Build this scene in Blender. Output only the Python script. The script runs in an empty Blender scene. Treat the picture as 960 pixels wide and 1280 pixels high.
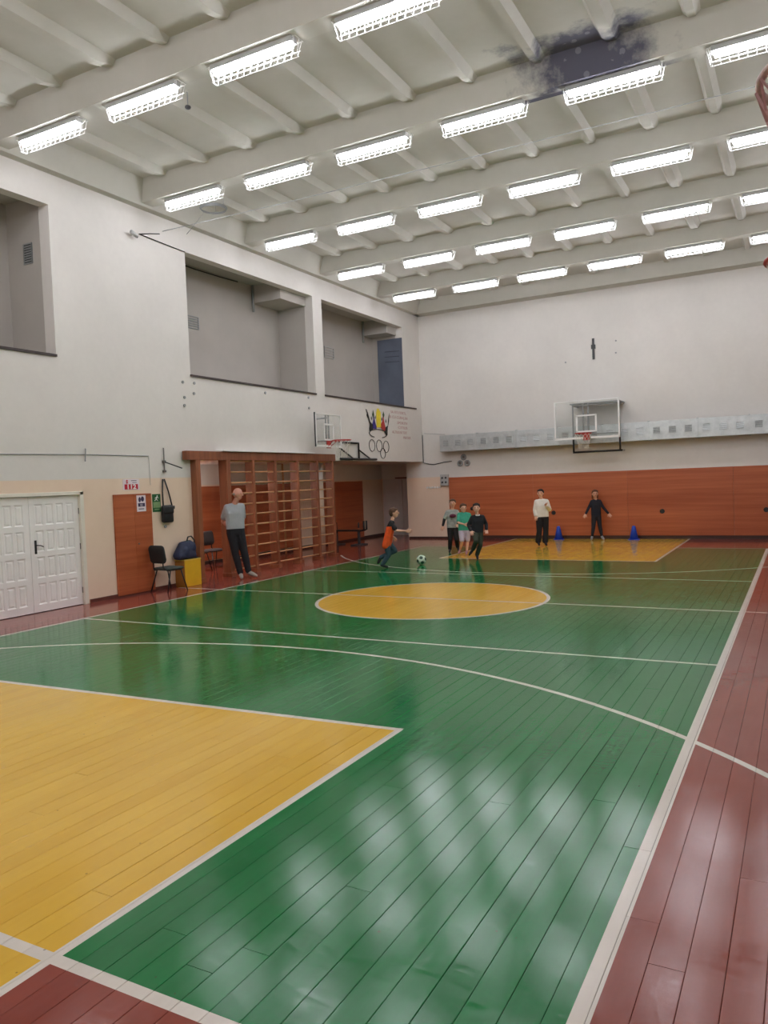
import bpy, bmesh, math, random
from mathutils import Vector, Matrix, Euler
random.seed(7)
sc = bpy.context.scene
C = sc.collection

# ------------------------------------------------------------------ camera
f_px = 963.6
yaw, pitch, roll = -0.49687, -0.03925, -0.03799
fw = Vector((math.sin(yaw)*math.cos(pitch), math.cos(yaw)*math.cos(pitch), math.sin(pitch)))
rt = fw.cross(Vector((0, 0, 1))).normalized()
up = rt.cross(fw)
rt2 = rt*math.cos(roll) + up*math.sin(roll)
up2 = up*math.cos(roll) - rt*math.sin(roll)
cam_d = bpy.data.cameras.new('camera')
cam = bpy.data.objects.new('camera', cam_d)
C.objects.link(cam)
m = Matrix((rt2, up2, -fw)).transposed().to_4x4()
m.translation = Vector((0, 0, 1.9))
cam.matrix_world = m
cam_d.sensor_fit = 'HORIZONTAL'
cam_d.sensor_width = 36
cam_d.lens = 36*f_px/960
cam_d.clip_start = 0.02
sc.camera = cam

# ------------------------------------------------------------------ world, exposure
w = bpy.data.worlds.new('world'); sc.world = w
w.use_nodes = True
w.node_tree.nodes['Background'].inputs[0].default_value = (0.5, 0.55, 0.6, 1)
w.node_tree.nodes['Background'].inputs[1].default_value = 0.03
sc.view_settings.view_transform = 'Standard'
sc.view_settings.look = 'None'
sc.view_settings.gamma = 1
sc.view_settings.use_curve_mapping = False
sc.view_settings.exposure = 1.85
LAMP = 11.0
sc.cycles.max_bounces = 8
sc.cycles.diffuse_bounces = 5
sc.cycles.sample_clamp_indirect = 8
sc.cycles.use_denoising = True
sc.cycles.caustics_reflective = False
sc.cycles.caustics_refractive = False

# ------------------------------------------------------------------ room dimensions
XW, XR, YN, YW = -10.79, 1.2, -0.6, 22.69        # left wall, right wall, near wall, far wall
ZC = 7.16                                        # underside of the beams / top of the walls
ZS = 7.55                                        # underside of the roof slabs

# ------------------------------------------------------------------ node helpers
class N:
    """tiny expression builder on shader math nodes"""
    def __init__(s, nt, sock): s.nt, s.s = nt, sock
    @staticmethod
    def op(nt, o, *a, clamp=False):
        n = nt.nodes.new('ShaderNodeMath'); n.operation = o; n.use_clamp = clamp
        for i, v in enumerate(a):
            if isinstance(v, N): nt.links.new(v.s, n.inputs[i])
            else: n.inputs[i].default_value = v
        return N(nt, n.outputs[0])
    def __add__(s, o): return N.op(s.nt, 'ADD', s, o)
    def __sub__(s, o): return N.op(s.nt, 'SUBTRACT', s, o)
    def __mul__(s, o): return N.op(s.nt, 'MULTIPLY', s, o)
    def __truediv__(s, o): return N.op(s.nt, 'DIVIDE', s, o)
    def __lt__(s, o): return N.op(s.nt, 'LESS_THAN', s, o)
    def __gt__(s, o): return N.op(s.nt, 'GREATER_THAN', s, o)
    def abs(s): return N.op(s.nt, 'ABSOLUTE', s)
    def sqrt(s): return N.op(s.nt, 'SQRT', s)
    def max(s, o): return N.op(s.nt, 'MAXIMUM', s, o)
    def min(s, o): return N.op(s.nt, 'MINIMUM', s, o)
    def clamp(s): return N.op(s.nt, 'ADD', s, 0.0, clamp=True)

def newmat(name):
    mt = bpy.data.materials.new(name); mt.use_nodes = True
    nt = mt.node_tree
    return mt, nt, nt.nodes['Principled BSDF']
def pos(nt):
    g = nt.nodes.new('ShaderNodeNewGeometry'); x = nt.nodes.new('ShaderNodeSeparateXYZ')
    nt.links.new(g.outputs['Position'], x.inputs[0])
    return g.outputs['Position'], N(nt, x.outputs[0]), N(nt, x.outputs[1]), N(nt, x.outputs[2])
def noise(nt, vec, scale=(1, 1, 1), s=1.0, detail=4, rough=0.55, dist=0):
    mp = nt.nodes.new('ShaderNodeMapping'); mp.inputs['Scale'].default_value = scale
    nt.links.new(vec, mp.inputs[0])
    n = nt.nodes.new('ShaderNodeTexNoise'); n.inputs['Scale'].default_value = s
    n.inputs['Detail'].default_value = detail; n.inputs['Roughness'].default_value = rough
    n.inputs['Distortion'].default_value = dist
    nt.links.new(mp.outputs[0], n.inputs[0])
    return N(nt, n.outputs[0])
def mix(nt, fac, a, b):
    n = nt.nodes.new('ShaderNodeMix'); n.data_type = 'RGBA'
    for k, v in ((0, fac), (6, a), (7, b)):
        if isinstance(v, N): nt.links.new(v.s, n.inputs[k])
        elif hasattr(v, 'is_linked') or hasattr(v, 'links'): nt.links.new(v, n.inputs[k])
        elif isinstance(v, tuple): n.inputs[k].default_value = (*v[:3], 1)
        else: n.inputs[k].default_value = v
    return n.outputs[2]
def setc(nt, b, name, v):
    if isinstance(v, N): nt.links.new(v.s, b.inputs[name])
    elif isinstance(v, tuple): b.inputs[name].default_value = (*v[:3], 1)
    elif isinstance(v, (int, float)): b.inputs[name].default_value = v
    else: nt.links.new(v, b.inputs[name])
def bump(nt, b, h, strength=0.2, dist=0.01):
    n = nt.nodes.new('ShaderNodeBump'); n.inputs['Strength'].default_value = strength
    n.inputs['Distance'].default_value = dist
    nt.links.new(h.s, n.inputs['Height']); nt.links.new(n.outputs[0], b.inputs['Normal'])
def rgb(r, g, b):      # sRGB 0-255 to linear
    f = lambda c: c/12.92 if c <= 0.04045 else ((c+0.055)/1.055)**2.4
    return (f(r/255), f(g/255), f(b/255))
def simple(name, col, rough=0.5, metal=0.0, var=0.12, s=8.0, bmp=0.05, scale=(1, 1, 1), obj_space=True):
    mt, nt, b = newmat(name)
    tc = nt.nodes.new('ShaderNodeTexCoord')
    n = noise(nt, tc.outputs['Object'], scale, s, 5)
    dk = tuple(c*(1-var) for c in col); lt = tuple(min(1, c*(1+var)) for c in col)
    setc(nt, b, 'Base Color', mix(nt, ((n-0.5)*2.2+0.5).clamp(), dk, lt))
    b.inputs['Roughness'].default_value = rough; b.inputs['Metallic'].default_value = metal
    if bmp: bump(nt, b, n, bmp, 0.01)
    return mt

# ------------------------------------------------------------------ materials
def mat_wall():
    mt, nt, b = newmat('wall_plaster')
    P, x, y, z = pos(nt)
    big = noise(nt, P, (1, 1, .8), .7, 5, .6)
    fine = noise(nt, P, (1, 1, 1), 9, 6, .6)
    t = ((big-.5)*1.1+(fine-.5)*.35+.5).clamp()
    white = mix(nt, t, rgb(206, 201, 195), rgb(228, 223, 217))
    beige = mix(nt, t, rgb(224, 198, 174), rgb(236, 214, 192))
    zb = (y < 12.0)*.15+1.985
    m1 = (z < zb)*(x < -9.85)
    setc(nt, b, 'Base Color', mix(nt, m1, white, beige))
    setc(nt, b, 'Roughness', (m1*-.25)+.75)
    bump(nt, b, big*.6+fine*.4, .12, .02)
    return mt
def mat_ceiling():
    mt, nt, b = newmat('ceiling_limewash')
    P, x, y, z = pos(nt)
    big = noise(nt, P, (1, 1, 1), .8, 5, .6); fine = noise(nt, P, (1, 1, 1), 7, 5, .6)
    t = ((big-.5)*1.3+(fine-.5)*.3+.5).clamp()
    base = mix(nt, t, rgb(186, 184, 174), rgb(208, 205, 197))
    # damp mould patch round one joint of the slabs
    d = ((x+2.42).abs()/1.0).max((y-10.47).abs()/.52)
    n2 = noise(nt, P, (1, 1, 1), 2.6, 6, .65)
    msk = ((d*-1.0+1.0+(n2-.5)*1.7)*1.9).clamp()
    d2 = ((x+2.5).abs()/1.45).max((y-10.93).abs()/.14)
    msk2 = ((d2*-1.0+1.0+(n2-.5)*.7)*2.5).clamp()
    msk = msk.max(msk2)*.93
    v = nt.nodes.new('ShaderNodeTexVoronoi'); v.inputs['Scale'].default_value = 5.5
    nt.links.new(P, v.inputs[0])
    spots = (N(nt, v.outputs['Distance']) < .22)*(n2 > .5)*.35
    mould = mix(nt, spots, rgb(78, 78, 98), rgb(170, 168, 178))
    setc(nt, b, 'Base Color', mix(nt, msk, base, mould))
    b.inputs['Roughness'].default_value = .85
    bump(nt, b, big*.5+fine*.5, .15, .02)
    return mt
def mat_floor():
    mt, nt, b = newmat('court_paint')
    P, x, y, z = pos(nt)
    xl, xr, yb, yfb = -9.605, -.708, 2.035, 20.03
    big = noise(nt, P, (1, .35, 1), 1.6, 6, .6)
    fine = noise(nt, P, (8, 1, 1), 3.0, 6, .65)
    scuff = noise(nt, P, (1, 1, 1), 3.2, 8, .7)
    oi = nt.nodes.new('ShaderNodeObjectInfo')
    rnd = N(nt, oi.outputs['Random'])
    t = ((big-.5)*1.2+(fine-.5)*.5+(rnd-.5)*.35+.5).clamp()
    red = mix(nt, t, rgb(124, 56, 46), rgb(146, 74, 62))
    green = mix(nt, t, rgb(2, 98, 46), rgb(22, 120, 62))
    yel = mix(nt, t, rgb(206, 160, 52), rgb(222, 180, 72))
    inx = (x > xl)*(x < xr)
    g = inx*(y > yb)*(y < yfb)
    ykey = (x+7.29)*.0342+5.0                  # the key line is painted a little askew
    k1 = (x > -7.7)*(x < -2.735)*(y < ykey)
    k2 = (x > -7.7)*(x < -2.735)*(y > 16.95)
    def ring(cx, cy, R):
        dx = x-cx; dy = y-cy
        return (dx*dx+dy*dy).sqrt()
    rc = ring(-5.25, 11.17, 0)
    circ = rc < 1.84
    ye = k1.max(k2).max(circ)
    col = mix(nt, ye, mix(nt, g, red, green), yel)
    def band(v, c, hw): return (v-c).abs() < hw
    yin = (y > yb-.03)*(y < yfb+.03)
    L = band(x, xr, .037)*yin
    L = L.max(band(x, xl, .025)*yin)
    L = L.max(band(y, yb, .03)*(x < xr+.03))
    L = L.max(band(y, yfb, .025)*inx*(N.op(nt, 'SUBTRACT', 1.0, k2)))
    L = L.max((y-ykey).abs().__lt__(.028)*(x > -7.72)*(x < -2.71))
    L = L.max(band(y, 16.97, .03)*(x > -7.73)*(x < -2.705))
    for c in (-2.732, -7.71):
        L = L.max(band(x, c, .027)*((y < ykey).max(y > 16.97)))
    L = L.max(band(y, 8.03, .025)*inx)
    L = L.max(band(y, 14.19, .025)*inx)
    L = L.max(band(y, 11.155, .025)*(x > XW+.15)*(x < XR-.3))
    L = L.max(band(rc, 1.84, .028))
    r1 = ring(-5.02, .86, 0)
    L = L.max(band(r1, 6.49, .027)*(y > .86))
    r2 = ring(-5.23, 21.19, 0)
    L = L.max(band(r2, 6.727, .027)*(y < 21.0)*(x > XW+.05))
    wear = noise(nt, P, (1, 1, 1), 22, 5, .7)
    L = L*(((wear*-1+.86)*9).clamp())
    wh = mix(nt, t, rgb(196, 188, 178), rgb(222, 214, 204))
    # grit ground into the paint: small dark specks
    v = nt.nodes.new('ShaderNodeTexVoronoi'); v.inputs['Scale'].default_value = 7.0
    nt.links.new(P, v.inputs[0])
    speck = (N(nt, v.outputs['Distance']) < .05)*(big > .53)
    col2 = mix(nt, L, col, wh)
    col3 = mix(nt, speck*.5, col2, rgb(60, 44, 30))
    scr = noise(nt, P, (1, 3.5, 1), 9, 8, .75, .6)
    sm = ((scuff-.45)*2.2).clamp()
    setc(nt, b, 'Base Color', mix(nt, sm*.02, col3, rgb(190, 190, 175)))
    setc(nt, b, 'Roughness', ((sm*.10)+(fine-.5)*.14+(scr-.5)*.45+.10).max(.06))
    b.inputs['Specular IOR Level'].default_value = .31
    wav = noise(nt, P, (6, .8, 1), 1.4, 3, .5)
    bump(nt, b, wav*.55+fine*.3+scr*.26, .11, .012)
    return mt
def mat_wood(name, a, c, scale, rough=.35, bmp=.05):
    mt, nt, b = newmat(name)
    P, x, y, z = pos(nt)
    n = noise(nt, P, scale, 1, 7, .62, .3)
    n2 = noise(nt, P, tuple(s*.25 for s in scale), 1, 3, .5)
    oi = nt.nodes.new('ShaderNodeObjectInfo')
    t = ((n-.5)*1.6+(n2-.5)*1.3+(N(nt, oi.outputs['Random'])-.5)*.3+.5).clamp()
    setc(nt, b, 'Base Color', mix(nt, t, a, c))
    b.inputs['Roughness'].default_value = rough
    if bmp: bump(nt, b, n, bmp, .005)
    return mt
def mat_emit(name, col, s):
    mt, nt, b = newmat(name)
    b.inputs['Base Color'].default_value = (.9, .9, .9, 1)
    b.inputs['Emission Color'].default_value = (*col, 1)
    b.inputs['Emission Strength'].default_value = s
    return mt
def mat_acrylic():
    mt, nt, b = newmat('clear_acrylic')
    nt.nodes.remove(b)
    P, x, y, z = pos(nt)
    tr = nt.nodes.new('ShaderNodeBsdfTransparent'); tr.inputs[0].default_value = (.965, .975, .97, 1)
    gl = nt.nodes.new('ShaderNodeBsdfGlossy'); gl.inputs['Roughness'].default_value = .06
    df = nt.nodes.new('ShaderNodeBsdfDiffuse'); df.inputs[0].default_value = (.8, .82, .8, 1)
    lw = nt.nodes.new('ShaderNodeLayerWeight'); fr = N(nt, lw.outputs['Facing'])*.12+.03
    dust = noise(nt, P, (1, 1, 1), 3, 5, .6)
    m1 = nt.nodes.new('ShaderNodeMixShader'); m2 = nt.nodes.new('ShaderNodeMixShader')
    nt.links.new(fr.s, m1.inputs[0]); nt.links.new(tr.outputs[0], m1.inputs[1]); nt.links.new(gl.outputs[0], m1.inputs[2])
    nt.links.new((dust*.10).s, m2.inputs[0]); nt.links.new(m1.outputs[0], m2.inputs[1]); nt.links.new(df.outputs[0], m2.inputs[2])
    nt.links.new(m2.outputs[0], nt.nodes['Material Output'].inputs[0])
    return mt
def mat_galv():
    mt, nt, b = newmat('galvanised_steel')
    P, x, y, z = pos(nt)
    n = noise(nt, P, (1, 1, 1), 4, 6, .7); v = nt.nodes.new('ShaderNodeTexVoronoi')
    v.inputs['Scale'].default_value = 30; nt.links.new(P, v.inputs[0])
    t = ((n-.5)*1.6+.5).clamp()
    setc(nt, b, 'Base Color', mix(nt, t, rgb(172, 176, 176), rgb(214, 217, 216)))
    b.inputs['Metallic'].default_value = .75
    setc(nt, b, 'Roughness', N(nt, v.outputs['Distance'])*.15+.38)
    bump(nt, b, n, .35, .02)
    return mt

M = dict(
    wall=mat_wall(), gallery=simple('gallery_grey_plaster', rgb(176, 170, 163), .85, 0, .06, 1.1, .1), ceiling=mat_ceiling(), floor=mat_floor(),
    gap=simple('subfloor_dirt', rgb(38, 28, 24), .9),
    panel=mat_wood('laminate_panel', rgb(156, 76, 42), rgb(190, 106, 66), (.5, .5, 16), .36, .02),
    bars=mat_wood('varnished_pine', rgb(118, 66, 42), rgb(154, 94, 62), (14, 14, 1.2), .4),
    rung=mat_wood('pale_beech', rgb(176, 124, 80), rgb(204, 156, 112), (3, 1, 30), .4),
    door=simple('white_door_paint', rgb(238, 235, 232), .35, 0, .04, 3, .04),
    greydoor=simple('grey_door_paint', rgb(206, 200, 198), .45, 0, .05, 3, .04),
    frame=simple('door_frame_paint', rgb(226, 220, 206), .45, 0, .06, 3, .04),
    base=simple('brown_skirting_paint', rgb(96, 50, 40), .5, 0, .15, 4),
    darkbase=simple('dark_skirting_paint', rgb(62, 38, 30), .5, 0, .15, 4),
    sill=simple('dark_brown_sill_paint', rgb(52, 38, 34), .5, 0, .2, 5),
    black=simple('black_enamel', rgb(24, 24, 26), .45, 0, .2, 6),
    dkgrey=simple('dark_grey_plastic', rgb(60, 60, 62), .5, 0, .15, 6),
    grey=simple('grey_enamel', rgb(146, 148, 148), .5, 0, .12, 6),
    steel=simple('steel_rod', rgb(120, 116, 112), .4, .7, .15, 8),
    white=simple('white_paint', rgb(232, 230, 226), .4, 0, .04, 6, .02),
    lampbody=simple('lamp_housing_plastic', rgb(176, 176, 174), .5, 0, .06, 6, .02),
    wire=simple('white_wire', rgb(236, 236, 234), .35, 0, .04, 6, 0),
    tube=mat_emit('lamp_diffuser', (.955, .97, 1.05), LAMP),
    acrylic=mat_acrylic(), galv=mat_galv(),
    galvdark=simple('vent_dark', rgb(156, 158, 158), .6, .4, .2, 20),
    rim=simple('red_rim_paint', rgb(176, 48, 40), .4, 0, .12, 8),
    pinkrim=simple('worn_rim_paint', rgb(196, 168, 164), .6, 0, .3, 30, .1),
    net=simple('net_cord', rgb(214, 208, 198), .8, 0, .08, 30, 0),
    pinknet=simple('pinkish_net_cord', rgb(190, 150, 150), .8, 0, .1, 30, 0),
    fabric=simple('charcoal_fabric', rgb(38, 42, 42), .85, 0, .2, 60, .2),
    seatfab=simple('grey_green_fabric', rgb(58, 66, 62), .85, 0, .2, 60, .2),
    brownfab=simple('brown_grey_fabric', rgb(66, 56, 56), .85, 0, .2, 40, .2),
    yellow=simple('yellow_board', rgb(218, 172, 30), .5, 0, .08, 5),
    ochre=simple('shaded_yellow_board', rgb(160, 104, 34), .5, 0, .1, 5),  # yellow board darkened to carry the shade of the end face
    yellowedge=simple('yellow_board_edge', rgb(226, 190, 84), .5, 0, .08, 5),
    navy=simple('navy_nylon', rgb(26, 36, 66), .6, 0, .35, 9, .3),
    blackbag=simple('black_bag_leather', rgb(26, 27, 30), .5, 0, .2, 20, .15),
    cone=simple('blue_cone_plastic', rgb(24, 70, 190), .45, 0, .08, 6),
    paper=simple('white_paper', rgb(226, 214, 220), .6, 0, .03, 6, 0),
    red=simple('red_print', rgb(190, 30, 52), .6, 0, .08, 12, 0),
    violet=simple('violet_print', rgb(58, 42, 80), .6, 0, .1, 12, 0),
    green=simple('green_print', rgb(30, 92, 48), .6, 0, .1, 12, 0),
    ltgreen=simple('light_green_print', rgb(128, 160, 110), .6, 0, .1, 12, 0),
    ink=simple('black_wall_paint', rgb(34, 32, 32), .7, 0, .15, 12, 0),
    pblue=simple('blue_wall_paint', rgb(56, 44, 126), .7, 0, .1, 12, 0),
    pyellow=simple('yellow_wall_paint', rgb(232, 208, 52), .7, 0, .08, 12, 0),
    pred=simple('red_wall_paint', rgb(180, 60, 54), .7, 0, .1, 12, 0),
    pgreen=simple('green_wall_paint', rgb(60, 84, 50), .7, 0, .1, 12, 0),
    ptext=simple('faded_red_wall_paint', rgb(186, 138, 134), .7, 0, .1, 12, 0),
    bluewall=simple('blue_grey_distemper', rgb(92, 98, 112), .8, 0, .25, 1.2, .05),
    mark=simple('pencil_grey_paint', rgb(60, 62, 72), .8, 0, .1, 10, 0),
    skin=simple('skin', rgb(214, 164, 138), .5, 0, .05, 10, 0),
    skin_red=simple('ruddy_skin', rgb(208, 148, 128), .5, 0, .06, 10, 0),
    lips=simple('lips', rgb(168, 84, 76), .5, 0, .05, 10, 0),
    eyew=simple('eye', rgb(48, 36, 30), .25, 0, .1, 10, 0),
)
def cloth(name, c, var=.12): return simple(name, rgb(*c), .85, 0, var, 14, .15)

# ------------------------------------------------------------------ mesh helpers
def obj(name, bm, mt, parent=None, smooth=False, bevel=0.0, loc=None):
    me = bpy.data.meshes.new(name)
    bmesh.ops.recalc_face_normals(bm, faces=bm.faces)
    bm.to_mesh(me); bm.free()
    if isinstance(mt, (list, tuple)):
        for q in mt: me.materials.append(q)
    else: me.materials.append(mt)
    if smooth:
        for p in me.polygons: p.use_smooth = True
    o = bpy.data.objects.new(name, me); C.objects.link(o)
    if parent is not None: o.parent = parent
    if loc is not None: o.location = loc
    if bevel:
        b = o.modifiers.new('bevel', 'BEVEL'); b.width = bevel; b.segments = 2; b.limit_method = 'ANGLE'
    return o
def B(): return bmesh.new()
def box(bm, x0, x1, y0, y1, z0, z1, mi=0):
    vs = [bm.verts.new((x, y, z)) for x in (x0, x1) for y in (y0, y1) for z in (z0, z1)]
    for f in ((0, 1, 3, 2), (4, 6, 7, 5), (0, 4, 5, 1), (2, 3, 7, 6), (0, 2, 6, 4), (1, 5, 7, 3)):
        q = bm.faces.new([vs[i] for i in f]); q.material_index = mi
    return bm
def bx(*a): return box(B(), *a)
def prism(bm, pts, axis, a, b):
    """extrude a polygon; pts in the two other axes (xyz order), from a to b along axis"""
    def mk(p, t):
        if axis == 0: return (t, p[0], p[1])
        if axis == 1: return (p[0], t, p[1])
        return (p[0], p[1], t)
    A = [bm.verts.new(mk(p, a)) for p in pts]; D = [bm.verts.new(mk(p, b)) for p in pts]
    bm.faces.new(A); bm.faces.new(D[::-1])
    for i in range(len(pts)):
        j = (i+1) % len(pts); bm.faces.new((A[i], D[i], D[j], A[j]))
    return bm
def tube(bm, pts, r, n=8, closed=False):
    pts = [Vector(p) for p in pts]
    rings = []
    k = len(pts)
    prev = None
    for i, p in enumerate(pts):
        if closed: t = (pts[(i+1) % k]-pts[i-1])
        else: t = (pts[min(i+1, k-1)]-pts[max(i-1, 0)])
        t.normalize()
        if prev is None:
            a = Vector((0, 0, 1)) if abs(t.z) < .9 else Vector((1, 0, 0))
            u = t.cross(a).normalized()
        else:
            u = (prev-t*prev.dot(t))
            u = u.normalized() if u.length > 1e-6 else t.orthogonal().normalized()
        prev = u
        v = t.cross(u)
        rr = r[i] if isinstance(r, (list, tuple)) else r
        rings.append([bm.verts.new(p+(u*math.cos(2*math.pi*j/n)+v*math.sin(2*math.pi*j/n))*rr) for j in range(n)])
    for i in range(k if closed else k-1):
        a, b = rings[i], rings[(i+1) % k]
        for j in range(n): bm.faces.new((a[j], a[(j+1) % n], b[(j+1) % n], b[j]))
    if not closed:
        bm.faces.new(rings[0][::-1]); bm.faces.new(rings[-1])
    return bm
def cyl(bm, a, b, r, n=16): return tube(bm, [a, b], r, n)
def lathe(bm, prof, n=20):
    rs = [[bm.verts.new((r*math.cos(2*math.pi*j/n), r*math.sin(2*math.pi*j/n), z)) for j in range(n)] for r, z in prof]
    for a, b in zip(rs, rs[1:]):
        for j in range(n): bm.faces.new((a[j], a[(j+1) % n], b[(j+1) % n], b[j]))
    bm.faces.new(rs[0][::-1]); bm.faces.new(rs[-1])
    return bm
def ell(bm, c, r, rot=None, sub=2):
    mm = Matrix.Translation(Vector(c))
    if rot is not None: mm = mm @ rot.to_4x4()
    mm = mm @ Matrix.Diagonal((*r, 1))
    return bmesh.ops.create_icosphere(bm, subdivisions=sub, radius=1, matrix=mm)['verts']
def hull(bm, items, sub=2):
    """convex hull of spheres [(p, r), ...]"""
    h = bmesh.new()
    if sub not in SPH:
        t = bmesh.new(); bmesh.ops.create_icosphere(t, subdivisions=sub, radius=1); SPH[sub] = [v.co.copy() for v in t.verts]; t.free()
    for p, r in items:
        p = Vector(p); rr = Vector((r, r, r)) if isinstance(r, (int, float)) else Vector(r)
        for c in SPH[sub]: h.verts.new((p.x+c.x*rr.x, p.y+c.y*rr.y, p.z+c.z*rr.z))
    bmesh.ops.convex_hull(h, input=h.verts[:])
    h.verts.ensure_lookup_table()
    new = {}
    for f in h.faces:
        out = []
        for v in f.verts:
            key = tuple(v.co)
            if key not in new: new[key] = bm.verts.new(v.co)
            out.append(new[key])
        try: bm.faces.new(out)
        except ValueError: pass
    h.free()
SPH = {}
def blob(name, bm, mt, parent=None, voxel=.008, smooth=3, fac=.5):
    """union of overlapping closed shapes as one continuous surface"""
    o = obj('tmp', bm, mt)
    r = o.modifiers.new('r', 'REMESH'); r.mode = 'VOXEL'; r.voxel_size = voxel; r.use_smooth_shade = True
    s = o.modifiers.new('s', 'SMOOTH'); s.factor = fac; s.iterations = smooth
    dg = bpy.context.evaluated_depsgraph_get(); dg.update()
    me = bpy.data.meshes.new_from_object(o.evaluated_get(dg))
    old = o.data
    bpy.data.objects.remove(o); bpy.data.meshes.remove(old)
    me.name = name
    if not me.materials: me.materials.append(mt)
    q = bpy.data.objects.new(name, me); C.objects.link(q)
    if parent is not None: q.parent = parent
    return q
def tag(o, label, cat, group=None):
    o['label'] = label; o['category'] = cat
    if group: o['group'] = group
    return o
def thing(name, label, cat, loc=(0, 0, 0), rz=0.0, group=None):
    o = bpy.data.objects.new(name, None); o.empty_display_size = .1; C.objects.link(o)
    o.location = loc; o.rotation_euler = (0, 0, rz)
    return tag(o, label, cat, group)
def struct(o): o['kind'] = 'structure'; return o
def dup(root, loc, rz=0.0, label=None):
    r = root.copy(); C.objects.link(r); r.location = loc; r.rotation_euler = (0, 0, rz)
    if label: r['label'] = label
    for ch in list(root.children):
        c = ch.copy(); C.objects.link(c); c.parent = r
        for g in list(ch.children):
            d = g.copy(); C.objects.link(d); d.parent = c
    return r
def text(name, s, size, mt, parent, mat4, depth=.002, align='LEFT', bold=0.0):
    cu = bpy.data.curves.new('t', 'FONT'); cu.body = s; cu.size = size; cu.extrude = depth
    cu.align_x = align; cu.resolution_u = 3; cu.offset = bold
    o = bpy.data.objects.new('t', cu); C.objects.link(o)
    dg = bpy.context.evaluated_depsgraph_get(); dg.update()
    me = bpy.data.meshes.new_from_object(o.evaluated_get(dg))
    bpy.data.objects.remove(o); me.name = name
    me.materials.clear(); me.materials.append(mt)
    me.transform(mat4)
    q = bpy.data.objects.new(name, me); C.objects.link(q)
    if parent is not None: q.parent = parent
    return q
def on_left(x, y, z, tilt=0.0):      # text frame on the left wall, reading along +y, facing +x
    R = Matrix(((0, 0, 1), (1, 0, 0), (0, 1, 0))).to_4x4()
    return Matrix.Translation((x, y, z)) @ R @ Matrix.Rotation(tilt, 4, 'Z')

# ================================================================== STRUCTURE
# ---- floor: dark base with painted boards laid along the hall
fl = struct(obj('floor', bx(-13.3, XR+.1, YN-.1, 24.3, -.12, -.032), M['gap']))
PITCH = .137
def plank_mesh(w=.1358):
    bm = B(); h = w/2; c = .0014
    prism(bm, [(-h, -.031), (h, -.031), (h, -c), (h-c, 0), (-h+c, 0), (-h, -c)], 1, 0, 1)
    return bm
tmp = obj('plank', plank_mesh(), M['floor'], fl)
pm = tmp.data; bpy.data.objects.remove(tmp)
planks = []
k = 0
x = XR-.03
xs = []
cx = -.14+PITCH/2+PITCH*9
while cx > -13.1:
    y = YN if cx > XW-.02 else 11.95
    yend = YW if cx > XW-.02 else 24.1
    y0 = y-random.uniform(0, 3)
    while y0 < yend-.05:
        L = random.choice((3.0, 3.6, 4.2, 4.8, 5.4))
        a, b = max(y0, y), min(y0+L, yend)
        if yend-b < .4: b = yend
        if b-a > .02: planks.append((cx, a, b-.0025))
        y0 = b if b == yend else y0+L
    cx -= PITCH
def shown(p):                    # size of a board in the photograph
    best = 0
    for t in (0, .25, .5, .75, 1):
        v = Vector((p[0], p[1]+(p[2]-p[1])*t, -1.9))
        d = v.dot(fw)
        if d < .3: continue
        u, q = v.dot(rt2)/d*f_px, v.dot(up2)/d*f_px
        if abs(u) < 520 and abs(q) < 680: best = max(best, 1/d*(1+.2*(p[2]-p[1])/5))
    return best
planks.sort(key=lambda p: -shown(p))
rest = B()
for i, p in enumerate(planks):
    tilt = random.gauss(0, .0022); dz = -abs(random.gauss(0, .0004))
    w_ = random.choice((1, 1, .995, .99, .985))
    if i < 300:
        o = bpy.data.objects.new('plank', pm); C.objects.link(o); o.parent = fl
        o.location = (p[0], p[1], dz); o.scale = (w_, p[2]-p[1], 1); o.rotation_euler = (0, tilt, 0)
    else:
        b2 = plank_mesh(.1358*w_)
        b2.transform(Matrix.Translation((p[0], p[1], dz)) @ Matrix.Rotation(tilt, 4, 'Y') @ Matrix.Diagonal((1, p[2]-p[1], 1, 1)))
        t_ = bpy.data.meshes.new('t'); b2.to_mesh(t_); b2.free(); rest.from_mesh(t_); bpy.data.meshes.remove(t_)
o = obj('far_planks', rest, M['floor'], fl); o['kind'] = 'stuff'

# ---- ceiling: slabs, cross beams, ribs
ce = struct(obj('ceiling', bx(XW-.1, XR+.1, YN-.1, YW+.2, ZS, ZS+.15), M['ceiling']))
ROWY = [7.82+2.99*k for k in range(-2, 5)]
ends = []
for yr in ROWY:
    bm = B()
    prism(bm, [(yr-.32, ZS+.02), (yr-.16, 7.2), (yr+.12, 7.2), (yr+.14, ZS+.02)], 0, XW-.02, XR+.02)
    obj('beam', bm, M['ceiling'], ce)
bm = B()
prism(bm, [(YW-.62, ZS+.02), (YW-.45, ZC), (YW+.05, ZC), (YW+.05, ZS+.02)], 0, XW-.02, XR+.02)
obj('beam', bm, M['ceiling'], ce)
for s_, xa in ((1, XW), (-1, XR)):            # edge strips along the side walls
    bm = B()
    prism(bm, [(xa-.02*s_, ZC), (xa+.16*s_, ZC), (xa+.42*s_, ZS+.02), (xa-.02*s_, ZS+.02)], 1, YN-.05, YW+.05)
    obj('edge_strip', bm, M['ceiling'], ce)
ribx = [-1.1+.975*j for j in range(-9, 3)]
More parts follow.
